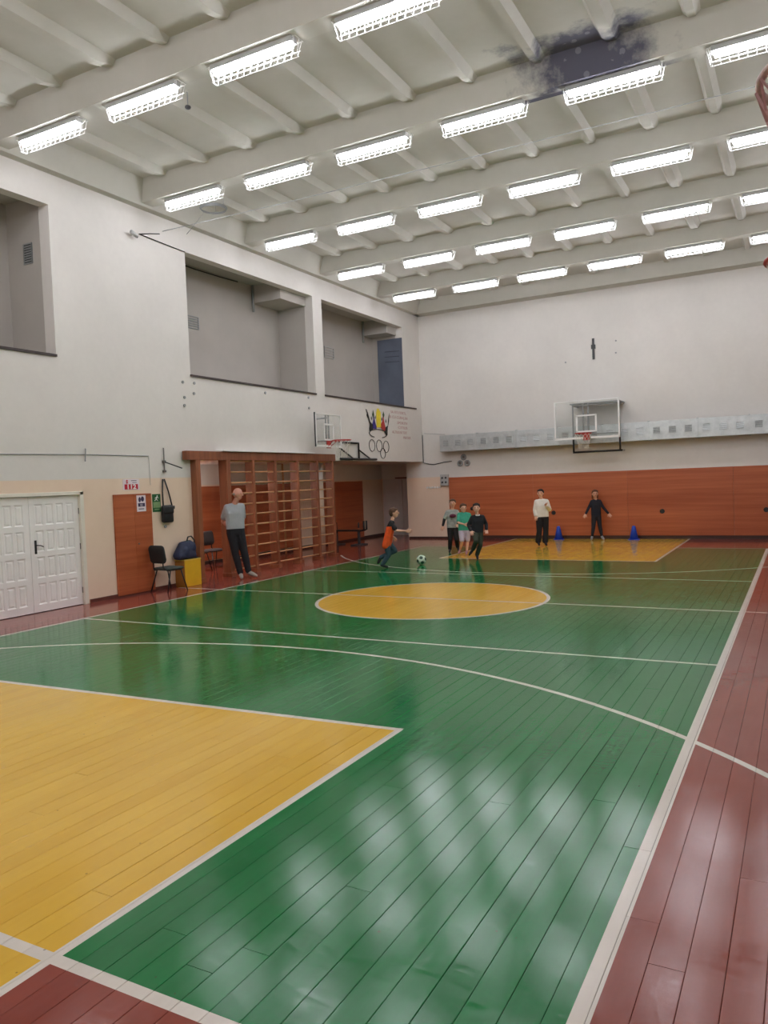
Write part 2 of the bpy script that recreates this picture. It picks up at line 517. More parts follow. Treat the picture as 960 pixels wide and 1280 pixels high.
def rib_mesh(wide):
    bm = B()
    w0, w1 = (.05, .12) if not wide else (.07, .15)
    L = 2.99-.46
    prof = [(-w1, ZS+.01), (w1, ZS+.01), (w0, 7.43), (-w0, 7.43)]
    A = [bm.verts.new((p, 0, z)) for p, z in prof]
    mid = [bm.verts.new((p, L-.25, z)) for p, z in prof]
    E_ = [bm.verts.new((p*.9, L+.02, z if z > 7.5 else 7.49)) for p, z in prof]
    bm.faces.new(A); bm.faces.new(E_[::-1])
    for P_, Q_ in ((A, mid), (mid, E_)):
        for i in range(4): bm.faces.new((P_[i], Q_[i], Q_[(i+1) % 4], P_[(i+1) % 4]))
    return bm
rm = []
for wd in (False, True):
    t_ = obj('rib', rib_mesh(wd), M['ceiling']); rm.append(t_.data); bpy.data.objects.remove(t_)
bays = [(yr+.12) for yr in ROWY]
for yb_ in [ROWY[0]-2.99+.12]+bays:
    for j, rx in enumerate(ribx):
        if rx < XW+.3: continue
        o = bpy.data.objects.new('rib', rm[1 if j % 3 == 2 else 0]); C.objects.link(o); o.parent = ce
        o.location = (rx, yb_, 0)
        if yb_ > 19: o.scale = (1, .86, 1)
        if yb_ < 1: o.scale = (1, .9, 1)

# ---- left wall with the gallery openings and the passage below
def wallbox(name, *a):
    return struct(obj(name, bx(*a), M['wall']))
bm = B()
DY0, DY1, DZ = 7.06, 9.13, 1.91             # double door opening
box(bm, -11.85, XW, YN, DY0, 0, 4.2); box(bm, -11.85, XW, DY1, 11.94, 0, 4.2); box(bm, -11.85, XW, DY0, DY1, DZ, 4.2)
box(bm, -11.0, XW, 11.94, 22.69, 2.5, 4.2); box(bm, -13.1, -11.0, 11.94, 24.1, 2.5, 2.62)
box(bm, -11.0, XW-.0, 22.69, 22.9, 2.5, 4.2)
box(bm, -11.85, -11.0, 11.94, 22.69, 4.05, 4.2)
box(bm, -11.0, XW, YN, YW, 6.65, ZS)
OPS = [(4.2, 8.75), (11.94, 16.52), (16.94, 21.5)]
e0 = YN
for a, b_ in OPS+[(YW, None)]:
    box(bm, -11.85, XW, e0, a, 4.2, 6.65)
    e0 = b_
gm = B()
box(gm, -12.05, -11.85, YN, YW+.2, 4.0, 7.0)        # gallery back wall
box(gm, -11.85, -11.0, YN, YW, 6.85, 7.0)           # gallery ceiling
box(gm, -11.85, -11.0, 15.45, 16.52, 6.42, 6.86); box(gm, -11.85, -11.0, 20.9, 21.5, 6.42, 6.86)
for a in (8.75, 16.52, 21.5): box(gm, -11.86, -11.03, a-.004, a+.02, 4.2, 6.86)
struct(obj('wall_gallery', gm, M['gallery']))
box(bm, -13.3, -13.1, 11.74, 24.3, -.1, 2.62)       # passage back wall
box(bm, -13.3, -11.8, 11.74, 11.94, -.1, 2.62)
box(bm, -13.3, -11.3, 24.1, 24.3, -.1, 2.62)
wl = struct(obj('wall_left', bm, M['wall']))
for i, (a, b_) in enumerate(OPS):
    y1 = b_ if i < 2 else 22.3
    struct(obj('trim_%d' % (i+1), bx(-11.04, XW+.03, a-.01, y1, 4.165, 4.205), M['sill']))
# blue-grey panel in the far gallery end with a painted scribble
struct(obj('trim_4', bx(-11.66, XW-.01, 21.475, 21.498, 4.21, 6.33), M['bluewall']))
# ---- far wall
bm = B()
box(bm, XW, XR+.1, YW, YW+.2, -.1, ZS); box(bm, -11.4, XW, YW, YW+.2, -.1, 2.5); box(bm, -11.4, -11.2, YW+.2, 24.1, -.1, 2.5)
wf = struct(obj('wall_far', bm, M['wall']))
wallbox('wall_right', XR, XR+.2, YN-.2, YW+.2, -.1, ZS)
wallbox('wall_near', -11.85, XR+.2, YN-.2, YN, -.1, ZS)
# ---- skirtings
struct(obj('baseboard_left', bx(XW, XW+.02, YN, DY0-.06, 0, .07), M['base']))
struct(obj('baseboard_left', bx(XW, XW+.02, DY1+.04, 11.94, 0, .07), M['base']))
struct(obj('baseboard_far', bx(-11.38, -9.9, YW-.02, YW, 0, .06), M['darkbase']))
struct(obj('baseboard_far', bx(-9.9, XR, YW-.012, YW, 0, .10), M['darkbase']))
struct(obj('baseboard_passage', bx(-13.1, -13.08, 11.94, 24.1, 0, .08), M['darkbase']))
# ---- laminated wood cladding
def cladding(parent, axis, a, b, z0, z1, face, step, t=.03):
    n = max(1, round((b-a)/step)); s = (b-a)/n
    for i in range(n):
        u0, u1 = a+i*s+.0015, a+(i+1)*s-.0015
        if axis == 'x': g = bx(u0, u1, face, face+t, z0, z1)
        else: g = bx(face-t, face, u0, u1, z0, z1)
        obj('wood_panel', g, M['panel'], parent, bevel=.002)
cladding(wf, 'x', -9.9, 1.17, .1, 1.955, YW-.03, 2.6)
cladding(wl, 'y', 11.96, 18.85, .1, 1.95, -13.07, 1.7)
cladding(wl, 'y', 19.95, 22.65, .06, 1.95, -13.07, 1.35)

# ---- white double door
d1 = struct(bpy.data.objects.new('door_1', None)); C.objects.link(d1); d1.location = (XW-.04, 8.1, 0)
fr = B()
box(fr, -.05, .055, -1.04, -.97, 0, 1.93); box(fr, -.05, .055, .965, 1.04, 0, 1.93); box(fr, -.05, .055, -1.04, 1.04, 1.875, 1.935)
obj('door_frame', fr, M['frame'], d1, bevel=.006)
def panel_sunk(y0, y1, z0, z1):
    """moulded panel: sunk field with sloping edges and a raised middle"""
    bm = B(); e = .018
    rings = []
    for (ins, xx) in ((0, .0), (e, -.012), (e*1.6, -.012), (e*2.6, -.003)):
        rings.append([bm.verts.new((xx, yy, zz)) for yy, zz in ((y0+ins, z0+ins), (y1-ins, z0+ins), (y1-ins, z1-ins), (y0+ins, z1-ins))])
    for P_, Q_ in zip(rings, rings[1:]):
        for i in range(4): bm.faces.new((P_[i], P_[(i+1) % 4], Q_[(i+1) % 4], Q_[i]))
    bm.faces.new(rings[-1])
    return bm
def leaf(y0, y1, handle):
    # stiles and rails as a lattice, panels sunk between them
    bm = B(); W = y1-y0; m_, g = .10, .045
    pw = (W-2*m_-3*g)/4; zs = []; ph = (1.86-.13-.11-3*.085)/4
    for r in range(4): zs.append((.13+r*(ph+.085), .13+r*(ph+.085)+ph))
    ys = [(y0+m_+c*(pw+g), y0+m_+c*(pw+g)+pw) for c in range(4)]
    box(bm, -.04, -.014, y0, y1, .01, 1.87)
    yy = [y0]+[v for p in ys for v in p]+[y1]
    for i in range(0, len(yy), 2): box(bm, -.014, 0, yy[i], yy[i+1], .01, 1.87)
    zz = [.01]+[v for p in zs for v in p]+[1.87]
    for p in ys:
        for i in range(0, len(zz), 2): box(bm, -.014, 0, p[0], p[1], zz[i], zz[i+1])
    lf = obj('door_leaf', bm, M['door'], d1)
    for p in ys:
        for q in zs: obj('panel', panel_sunk(p[0], p[1], q[0], q[1]), M['door'], lf)
    if handle:
        hb = B(); box(hb, 0, .012, y0+.07, y0+.105, .95, 1.17)
        tube(hb, [(.01, y0+.088, 1.09), (.05, y0+.09, 1.09), (.055, y0+.14, 1.085), (.05, y0+.2, 1.06)], .009, 8)
        hh = obj('handle', hb, M['black'], lf, bevel=.002); hh['label'] = 'black lever handle on a long plate'
    return lf
leaf(.003, .96, True); l2 = leaf(-.965, -.003, False)
hg = B()
for z in (.25, 1.0, 1.6): box(hg, -.002, .012, .955, .968, z-.05, z+.05)
obj('hinge', hg, M['steel'], d1)

# ---- low brown laminate door/hatch beside it
d2 = struct(bpy.data.objects.new('door_2', None)); C.objects.link(d2); d2.location = (XW, 10.23, 0)
obj('door_leaf', bx(0, .03, -.45, .018, .03, 1.85), M['panel'], d2, bevel=.003)
obj('door_leaf', bx(0, .03, .022, .45, .03, 1.85), M['panel'], d2, bevel=.003)
kb = B(); ell(kb, (.045, .08, .93), (.016, .016, .016)); obj('knob', kb, M['steel'], d2, True)
# ---- grey doors at the end of the passage
d3 = struct(bpy.data.objects.new('door_3', None)); C.objects.link(d3); d3.location = (-12.28, 24.1, 0)
for y0, y1 in ((-.78, -.01), (.01, .78)):
    lf = obj('door_leaf', bx(y0, y1, -.04, 0, .01, 1.98), M['greydoor'], d3, bevel=.004)
    obj('panel', bx(y0+.12, y1-.1, -.052, -.041, .14, .72), M['greydoor'], lf, bevel=.006)
    obj('panel', bx(y0+.12, y1-.1, -.052, -.041, .86, 1.8), M['greydoor'], lf, bevel=.006)
obj('closer', bx(-.25, .18, -.09, -.03, 1.99, 2.03), M['base'], d3)
# pale column and pipe under the balcony
cb = B(); lathe(cb, [(.125, 0), (.125, 2.5)], 24)
co = obj('column', cb, M['wall'], None, True); co.location = (-11.13, 16.98, 0)
tag(co, 'round pale column behind the last wall-bar section, under the balcony', 'column')
pb = B(); cyl(pb, (-12.6, 17.45, 0), (-12.6, 17.45, 2.5), .03, 10)
tag(obj('heating_pipe', pb, M['rung'], None, True), 'thin pale vertical pipe behind the wall bars', 'pipe')

# ================================================================== LAMPS
def lamp():
    t = thing('ceiling_lamp', 'x', 'lamp', group='caged fluorescent ceiling lamps')
    bm = B(); prism(bm, [(-.055, .07), (.055, .07), (.065, .0), (-.065, .0)], 0, -.62, .62)
    obj('housing', bm, M['lampbody'], t, bevel=.004)
    bm = B(); n = 8
    prism(bm, [(-.055, .0)]+[(-.055*math.cos(math.pi*j/n), -.012-.055*math.sin(math.pi*j/n)) for j in range(n+1)]+[(.055, .0)], 0, -.575, .575)
    obj('diffuser', bm, M['tube'], t)
    bm = B(); r = .0035
    zt, zb = .05, -.125; wy, wb, lx, lb = .08, .05, .67, .63
    tube(bm, [(-lx, -wy, zt), (lx, -wy, zt), (lx, wy, zt), (-lx, wy, zt)], r, 4, True)
    tube(bm, [(-lb, -wb, zb), (lb, -wb, zb), (lb, wb, zb), (-lb, wb, zb)], r, 4, True)
    tube(bm, [(-lb-.02, wb+.01, zb*.5), (lb+.02, wb+.01, zb*.5)], r, 4)
    for j in range(13):
        xx = -lb+.02+(2*lb-.04)*j/12; xt = xx*lx/lb
        tube(bm, [(xt, -wy, zt), (xx, -wb, zb), (xx, wb, zb), (xt, wy, zt)], r, 4)
    for s in (-1, 1): tube(bm, [(s*lx, 0, zt), (s*lb, 0, zb)], r, 4)
    bmesh.ops.translate(bm, verts=bm.verts[:], vec=(0, .035, 0))
    obj('wire_cage', bm, M['wire'], t)
    return t
ORD = ['first', 'second', 'third', 'fourth', 'fifth', 'sixth', 'seventh']
pl = thing('wall_lamp', 'unseen tube lamp with added light shield on the passage back wall, behind the first post', 'lamp', (-12.62, 13.0, 2.25))
obj('housing', bx(-.47, .09, -.5, .5, .045, .09), M['lampbody'], pl, bevel=.004)
obj('light_shield', bx(.07, .09, -.5, .5, -.16, .045), M['lampbody'], pl)  # opaque plate added to keep the tube's light off the posts
obj('diffuser', bx(-.05, .05, -.47, .47, -.05, .045), mat_emit('passage_lamp', (1.0, .97, .95), 34), pl)
proto = None
nr = len(ROWY)
for r_, yr in enumerate(ROWY):
    rowname = ['row nearest the far wall', 'second row from the far wall', 'third row from the far wall',
               'fourth row from the far wall', 'fifth row from the far wall',
               'sixth row from the far wall', 'row over the near wall'][nr-1-r_]
    for c_ in range(6):
        lx_ = -9.5+1.84*c_
        lab = 'caged tube lamp, %s from left wall, %s' % (ORD[c_], rowname)
        if proto is None:
            proto = lamp(); proto.location = (lx_, yr-.02, 7.13); proto['label'] = lab
        else: dup(proto, (lx_, yr-.02, 7.13), 0, lab)

# ================================================================== WALL FITTINGS
# ---- galvanised duct
du = thing('air_duct', 'long galvanised sheet-metal ventilation duct along the far wall', 'duct', (0, YW, 2.77))
jx = [-9.99, -8.75, -7.49, -6.22, -4.96, -3.69, -2.43, -1.16, .1, 1.19]
for i in range(len(jx)-1):
    a, b_ = jx[i], jx[i+1]
    s = obj('duct_section', bx(a+.002, b_-.002, -.42, 0, 0, .51), M['galv'], du, bevel=.006)
    fl_ = B()
    for zz in ((-.018, .0), (.51, .528)): box(fl_, b_-.018, b_+.018, -.438, 0, *zz)
    box(fl_, b_-.018, b_+.018, -.438, -.42, -.018, .528)
    obj('flange', fl_, M['galv'], s)
    for c_ in (-.41, 0, .41):
        cx = (a+b_)/2+c_
        if cx+.12 > b_: continue
        vb = B()
        box(vb, cx-.11, cx-.09, -.434, -.42, .17, .35); box(vb, cx+.09, cx+.11, -.434, -.42, .17, .35)
        box(vb, cx-.11, cx+.11, -.434, -.42, .15, .17); box(vb, cx-.11, cx+.11, -.434, -.42, .35, .37)
        for q in range(5):
            z = .185+q*.035; op = .012 if (i+int(c_*10)) % 2 else .022
            prism(vb, [(-.431, z), (-.421, z+op), (-.421, z+op+.003), (-.431, z+.003)], 0, cx-.09, cx+.09)
        obj('vent_grille', vb, M['galv'], s)
        obj('vent_opening', bx(cx-.088, cx+.088, -.4225, -.4205, .172, .348), M['galvdark'], s)

# ---- basketball hoops
def net(bm, n=12, r=.0035, R=.225, H=.42, m_=6, r1=.11):
    for s in (1, -1):
        for i in range(n):
            pts = []
            for j in range(m_+1):
                t = j/m_; a = 2*math.pi*(i+s*j*.5)/n
                rad = R*(1-t)**1.0+r1*t if t < .8 else R*.2+r1*.8+.01*(t-.8)
                pts.append((rad*math.cos(a), rad*math.sin(a), -H*t))
            tube(bm, pts, r, 3)
    return bm
def rim(t, cx, cy, z, back, netmat='net'):
    """rim centred at (cx,cy,z), bracket towards +/-x or +y given by back vector"""
    bm = B(); n = 28
    tube(bm, [(cx+.232*math.cos(2*math.pi*j/n), cy+.232*math.sin(2*math.pi*j/n), z) for j in range(n)], .011, 8, True)
    r_ = obj('rim', bm, M['rim' if netmat == 'net' else 'pinkrim'], t, True)
    r_['label'] = 'red steel ring' if netmat == 'net' else 'steel ring with worn whitish paint'
    bv = Vector(back); side = Vector((-bv.y, bv.x, 0)); c = Vector((cx, cy, z))
    bm = B()
    for s in (-1, 1):
        tube(bm, [c+bv*.38+side*s*.07+Vector((0, 0, -.01)), c+bv*.16+side*s*.16+Vector((0, 0, -.01))], .012, 6)
        tube(bm, [c+bv*.38+side*s*.05+Vector((0, 0, -.14)), c+bv*.2+side*s*.10+Vector((0, 0, -.012))], .009, 6)
    p = c+bv*.385
    ext = Vector((abs(bv.x)*.012+abs(side.x)*.09, abs(bv.y)*.012+abs(side.y)*.09, 0))
    box(bm, p.x-ext.x, p.x+ext.x, p.y-ext.y, p.y+ext.y, z-.18, z+.02)
    obj('bracket', bm, M['rim'], r_)
    nb = net(B()) if netmat == 'net' else net(B(), 18, .004, .24); nb.transform(Matrix.Translation((cx, cy, z-.01)))
    nn = obj('net', nb, M[netmat], t); nn['kind'] = 'stuff'; nn['label'] = 'white cord net' if netmat == 'net' else 'faded pinkish cord net'
def board(t, axis, cen, W, H, z0, face, th=.012, white_to=.0, mt='white', sidelines=True):
    """clear board; axis is the horizontal direction it spans"""
    def bxx(u0, u1, n0, n1, z0_, z1_, bm):
        if axis == 'x': box(bm, u0, u1, n0, n1, z0_, z1_)
        else: box(bm, n0, n1, u0, u1, z0_, z1_)
    bm = B(); bxx(cen-W/2, cen+W/2, face-th/2, face+th/2, z0, z0+H, bm)
    pane = obj('clear_board', bm, M['acrylic'], t); pane['label'] = 'transparent acrylic board'
    fr = B(); e = .02
    bxx(cen-W/2-e, cen+W/2+e, face-.02, face+.02, z0-.03, z0+.03, fr)
    bxx(cen-W/2-e, cen-W/2+e, face-.02, face+.02, z0, z0+H, fr); bxx(cen+W/2-e, cen+W/2+e, face-.02, face+.02, z0, z0+H, fr)
    bxx(cen-W/2-e, cen+W/2+e, face-.02, face+.02, z0+H-.015, z0+H+.01, fr)
    obj('board_frame', fr, M[mt], t)
    return bxx
h1 = thing('basketball_hoop', 'basketball hoop with clear backboard on the far wall above the wood panels', 'basketball hoop', (0, 0, 0))
bxx = board(h1, 'x', -5.29, 1.79, 1.05, 2.92, 21.9)
sq = B()
for a in ((-5.585, -5.535, 3.1, 3.55), (-5.045, -4.995, 3.1, 3.55), (-5.585, -4.995, 3.53, 3.57), (-5.585, -4.995, 3.08, 3.12)):
    box(sq, a[0], a[1], 21.878, 21.892, a[2], a[3])
o = obj('target_square', sq, M['white'], h1); o['label'] = 'white painted aiming square'
sup = B()
for xx in (-5.72, -4.42): tube(sup, [(xx, 22.1, 2.52), (xx, 22.1, 3.9)], .022, 8)
for xx in (-5.40, -5.26): tube(sup, [(xx, 22.0, 2.95), (xx, 22.0, 3.9)], .025, 8)
for xx in (-5.72, -4.42):
    for zz in (3.86,): tube(sup, [(xx, 22.1, zz), (xx, YW, zz)], .022, 8)
    tube(sup, [(xx, 22.1, 2.54), (xx, 22.1, 2.54), (xx, YW, 2.54)], .022, 8)
for zz in (3.02, 3.84): tube(sup, [(-5.72, 22.1, zz), (-5.29, 21.95, zz), (-4.42, 22.1, zz)], .018, 6)
obj('support_frame', sup, M['grey'], h1, True)
lo = B(); tube(lo, [(-5.74, 22.1, 2.53), (-4.36, 22.1, 2.53)], .028, 8)
for xx in (-5.72, -4.42): tube(lo, [(xx, 22.1, 2.53), (xx, 22.1, 2.9)], .028, 8)
o = obj('lower_bar', lo, M['black'], h1, True); o['label'] = 'black lower bars of the frame'
obj('top_shelf', bx(-5.78, -4.38, 22.0, YW, 3.88, 3.92), M['grey'], h1, bevel=.005)
rim(h1, -5.29, 21.5, 3.03, (0, 1, 0))

h2 = thing('basketball_hoop', 'basketball hoop with small clear backboard in front of the white balcony wall', 'basketball hoop')
bxx = board(h2, 'y', 16.42, 1.16, .8, 2.84, -10.4)
sq = B()
for a in ((16.19, 16.23, 3.0, 3.38), (16.61, 16.65, 3.0, 3.38), (16.19, 16.65, 3.36, 3.40), (16.19, 16.65, 2.98, 3.02)):
    box(sq, -10.392, -10.382, a[0], a[1], a[2], a[3])
obj('target_square', sq, M['white'], h2)
sup = B()
for yy in (16.36, 16.48): tube(sup, [(-10.43, yy, 2.9), (-10.43, yy, 3.62)], .022, 8)
for zz in (2.98, 3.55): tube(sup, [(-10.43, 16.42, zz), (XW, 16.42, zz)], .022, 8)
obj('support_frame', sup, M['grey'], h2, True)
obj('edge_strip', bx(-10.415, -10.385, 15.805, 15.83, 2.82, 3.66), M['dkgrey'], h2)
rim(h2, -10.02, 16.42, 2.97, (-1, 0, 0))
# ---- black folding bracket beside it
fb = thing('steel_bracket', 'black triangulated steel bracket on the balcony wall right of the small hoop', 'bracket', (XW, 17.6, 2.5))
bm = B(); tube(bm, [(.05, -.1, .05), (.05, 1.88, .05)], .03, 8); obj('lower_bar', bm, M['black'], fb, True)
bm = B(); tube(bm, [(.05, .88, .05), (.05, .88, .49), (.05, -.15, .49)], .028, 8); obj('mast', bm, M['black'], fb, True)
bm = B(); tube(bm, [(.05, .9, .3), (.05, 1.5, .07)], .02, 8); tube(bm, [(.05, -.12, .34), (.05, .55, .07)], .022, 8); obj('brace', bm, M['black'], fb, True)
bm = B()
for j in range(14):
    z = .06+.02*j; tube(bm, [(.05, -.12+(j % 2)*.03, z), (.05, -.12+((j+1) % 2)*.03, z+.02)], .006, 4)
for j in range(18):
    y = -.1+.035*j; tube(bm, [(.05, y, .03-(j % 2)*.03), (.05, y+.035, .03-((j+1) % 2)*.03)], .006, 4)
obj('chain', bm, M['black'], fb)
# ---- two hoops on the right wall, seen only at their nets
for nm, y_, z_, nmat in (('nearer hoop at the upper right edge, faded pinkish net', 2.45, 2.955, 'pinknet'), ('red-rimmed hoop at the right edge below the ceiling line', 4.5, 2.95, 'net')):
    h = thing('basketball_hoop', nm, 'basketball hoop')
    board(h, 'y', y_, 1.16, .8, z_-.12, .46)
    sup = B()
    for zz in (z_, z_+.5): tube(sup, [(.49, y_, zz), (XR, y_, zz)], .022, 8)
    tube(sup, [(.49, y_, z_-.05), (.49, y_, z_+.6)], .022, 8)
    obj('support_frame', sup, M['grey'], h, True)
    rim(h, .085 if nmat == 'net' else .145, y_, z_, (1, 0, 0), nmat)

# ---- wall bars
wb = thing('wall_bars', 'tall brown wooden wall bars across the passage on the left', 'wall bars', (-10.74, 11.88, 0))
py = [0, .93, 1.79, 2.6, 3.5, 4.36, 5.08]
for i, y_ in enumerate(py):
    obj('post', bx(-.12, .10, y_-(.045 if i > 1 else .07), y_+(.03 if i > 1 else .06), 0, 2.64), M['bars'], wb, bevel=.006)
    obj('foot', bx(-.13, .125, y_-.08, y_+.06, 0, .09), M['bars'], wb, bevel=.004)
obj('top_rail', bx(-.02, .105, -.32, 5.2, 2.48, 2.66), M['bars'], wb, bevel=.005)
for i in range(1, 6):
    for q in range(11):
        z = .14+q*.232
        bm = B(); tube(bm, [(.045, py[i]+.03, z), (.045, py[i+1]-.045, z)], .0175, 8)
        obj('rung', bm, M['rung'], wb, True)
o = obj('top_board', bx(-.06, .17, .72, 4.15, 2.662, 2.69), M['white'], wb, bevel=.003); o['label'] = 'pale board lying along the top'

# ---- signs
def sign(name, lab, y0, y1, z0, z1, mt, x=XW, cat='sign'):
    t = thing(name, lab, cat, (x, (y0+y1)/2, z0)); W = (y1-y0)/2
    obj('sheet', bx(.001, .006, -W, W, 0, z1-z0), mt, t)
    return t
s1 = sign('emergency_sign', 'small red and white sign reading 112 above the brown door', 10.03, 10.42, 1.925, 2.125, M['paper'])
obj('red_band', bx(.006, .008, -.16, .16, .01, .105), M['red'], s1)
text('number', '112', .115, M['white'], s1, on_left(.0085, 0, .02) @ Matrix.Diagonal((1.35, 1, 1, 1)), .001, 'CENTER', .004)
text('letters', 'S', .085, M['red'], s1, on_left(.0085, -.10, .122), .001, 'CENTER', .005)
obj('text_line', bx(.006, .008, .0, .13, .165, .175), M['ink'], s1); obj('text_line', bx(.006, .008, .03, .13, .13, .138), M['ink'], s1)
s2 = sign('notice_poster', 'white and violet notice on the brown door', 10.31, 10.53, 1.52, 1.82, M['paper'], XW+.03, 'poster')
obj('dark_band', bx(.006, .008, -.08, .085, .09, .155), M['violet'], s2)
bm = B(); ell(bm, (.008, .03, .23), (.002, .04, .05)); ell(bm, (.008, -.04, .22), (.002, .03, .05)); obj('picture', bm, M['violet'], s2)
text('letters', '02', .06, M['paper'], s2, on_left(.0085, 0, .1), .001, 'CENTER')
obj('text_line', bx(.006, .008, -.07, .06, .04, .055), M['violet'], s2)
s3 = sign('evacuation_sign', 'green evacuation sign on the beige wall beside the shoulder bag', 10.73, 10.94, 1.49, 1.83, M['green'])
obj('pale_field', bx(.006, .008, -.09, .09, .08, .19), M['ltgreen'], s3)
bm = B()   # running-person pictogram
ell(bm, (.008, .02, .30), (.002, .014, .016)); hull(bm, [((.008, .01, .28), .01), ((.008, -.01, .245), .01)])
hull(bm, [((.008, -.01, .245), .008), ((.008, .03, .215), .006)]); hull(bm, [((.008, -.01, .245), .008), ((.008, -.05, .215), .006)])
hull(bm, [((.008, .01, .28), .006), ((.008, .05, .265), .005)]); hull(bm, [((.008, .0, .28), .006), ((.008, -.04, .26), .005)])
obj('pictogram', bm, M['white'], s3)
obj('text_line', bx(.006, .008, -.06, .07, .04, .06), M['ltgreen'], s3)

# ---- painted crown, rings and lettering on the balcony wall
cr = thing('crown_mural', 'painted crown of coloured torches over interlocked rings on balcony wall', 'mural', (XW+.012, 19.7, 2.5))
def flat(name, pts, mt, x0=.0, x1=.006):
    bm = B(); prism(bm, [(y-19.7, z-2.5) for y, z in pts], 0, x0, x1); return obj(name, bm, M[mt], cr)
flat('left_torch', [(19.03, 3.97), (19.07, 3.96), (19.26, 3.62), (19.42, 3.52), (19.4, 3.40), (19.25, 3.36), (19.2, 3.3), (19.18, 3.42), (19.22, 3.55), (19.13, 3.75)], 'ink')
flat('left_flame', [(19.06, 3.8), (19.12, 3.9), (19.18, 3.78), (19.12, 3.72)], 'ink')
flat('blue_torch', [(19.44, 3.95), (19.49, 3.75), (19.55, 3.6), (19.61, 3.5), (19.61, 3.43), (19.38, 3.43), (19.38, 3.56), (19.46, 3.7)], 'pblue')
flat('green_flame', [(19.44, 3.97), (19.5, 3.83), (19.44, 3.74), (19.38, 3.83)], 'pgreen', .006, .008)
flat('yellow_torch', [(19.63, 3.90), (19.70, 4.03), (19.78, 4.03), (19.9, 3.92), (19.88, 3.49), (19.62, 3.48)], 'pyellow')
flat('red_torch', [(20.05, 3.93), (20.08, 3.7), (20.14, 3.55), (20.18, 3.45), (20.1, 3.38), (19.88, 3.47), (19.88, 3.58), (20.0, 3.68)], 'pred')
flat('red_flame', [(20.06, 3.97), (20.12, 3.86), (20.06, 3.77), (20.0, 3.86)], 'pgreen', .006, .008)
flat('right_torch', [(20.43, 3.93), (20.40, 3.7), (20.30, 3.5), (20.27, 3.28), (20.2, 3.26), (20.08, 3.36), (20.16, 3.5), (20.32, 3.56), (20.36, 3.75)], 'ink')
for yy, zz in ((19.33, 3.72), (19.56, 3.76), (19.95, 3.73), (20.2, 3.68)):
    flat('small_flame', [(yy, zz+.06), (yy+.025, zz), (yy, zz-.05), (yy-.025, zz)], 'ink')
bm = B(); n = 40
tube(bm, [(.004, .01+.53*math.cos(a), .80+.12*math.sin(a)) for a in [math.pi*(-.35+1.7*j/(n-1)) for j in range(n)]][::1], .011, 5)
obj('crown_outline', bm, M['ink'], cr)
for (yy, zz) in ((19.31, 2.95), (19.74, 2.95), (20.16, 2.93), (19.95, 2.73), (19.53, 2.74)):
    if (yy, zz) == (19.53, 2.74): continue
    R_ = .17 if zz > 2.8 else .15
    bm = B(); tube(bm, [(.004, yy-19.7+R_*math.cos(2*math.pi*j/24), zz-2.5+R_*math.sin(2*math.pi*j/24)) for j in range(24)], .008, 5, True)
    obj('ring', bm, M['ink'], cr)
wt = thing('wall_lettering', 'faded red handwritten motto beside the crown mural', 'lettering', (XW+.001, 20.5, 3.0))
for s_, y0, y1, z_ in (('SA FITI FORTI,', 20.55, 21.56, 3.95), ('SI CU CURAJ IN', 20.45, 21.66, 3.80), ('SPORTIV', 20.95, 21.65, 3.64), ('CITIUS', 21.0, 21.63, 3.5), ('ALTIUS SI TOT', 20.6, 21.6, 3.35), ('MAI SUS', 21.33, 21.83, 3.2)):
    n = len(s_); o = text('text_line', s_, .115, M['ptext'], wt, Matrix.Identity(4), .001)
    W = max(v.co.x for v in o.data.vertices)
    o.data.transform(on_left(.002, y0-20.5, z_-3.0) @ Matrix.Diagonal(((y1-y0)/W, 1, 1, 1)))

# ---- gallery details
def grille(lab, loc, w_, h_, facing, n=5, mt='steel'):
    t = thing('vent_grille', lab, 'vent', loc); bm = B()
    def q(u0, u1, z0, z1, d0=0, d1=.02):
        if facing == 'x': box(bm, d0, d1, u0, u1, z0, z1)
        else: box(bm, u0, u1, -d1, -d0, z0, z1)
    for j in range(n+1): z = -h_/2+h_*j/n; q(-w_/2, w_/2, z-.01, z+.01)
    q(-w_/2, -w_/2+.02, -h_/2, h_/2); q(w_/2-.02, w_/2, -h_/2, h_/2)
    obj('slats', bm, M[mt], t)
    return t
g = grille('small dark square vent inside the leftmost gallery opening', (-11.33, 8.748, 5.94), .22, .32, 'y', 8, 'grey')
bm = B(); box(bm, -.1, .1, -.012, -.001, -.15, .15); obj('dark_opening', bm, M['dkgrey'], g)
grille('wire rack on the gallery back wall at left of the middle opening', (-11.85, 13.2, 5.6), .5, .26, 'x', 5, 'grey')
grille('wire rack on the gallery back wall of the right opening', (-11.85, 18.9, 5.65), .5, .3, 'x', 4, 'lampbody')
bm = B()
for q in range(3): tube(bm, [(-11.4, 21.47, 5.95-.16*q), (-10.9, 21.47, 5.93-.16*q)], .008, 4)
tag(obj('wall_scribble', bm, M['mark']), 'three dark painted strokes on the blue-grey panel of the gallery', 'scribble')
bm = B(); cyl(bm, (-11.8, 15.42, 6.2), (-11.8, 15.42, 6.85), .03, 8)
tag(obj('drain_pipe', bm, M['grey'], None, True), 'short grey pipe under the beam in the middle gallery opening', 'pipe')
bm = B(); cyl(bm, (-11.8, 20.86, 6.2), (-11.8, 20.86, 6.85), .03, 8)
tag(obj('drain_pipe', bm, M['grey'], None, True), 'short grey pipe under the beam in the right gallery opening', 'pipe')
bm = B(); tube(bm, [(-11.84, 12.4, 6.83), (-11.84, 13.4, 6.80), (-11.84, 14.3, 6.81), (-11.84, 14.9, 6.83)], .015, 5)
tag(obj('cable', bm, M['black']), 'dark cable under the gallery ceiling in the middle opening', 'cable')
bm = B(); tube(bm, [(XW+.015, 10.72, 6.68), (XW+.015, 11.3, 6.66), (XW+.015, 11.93, 6.64)], .009, 5)
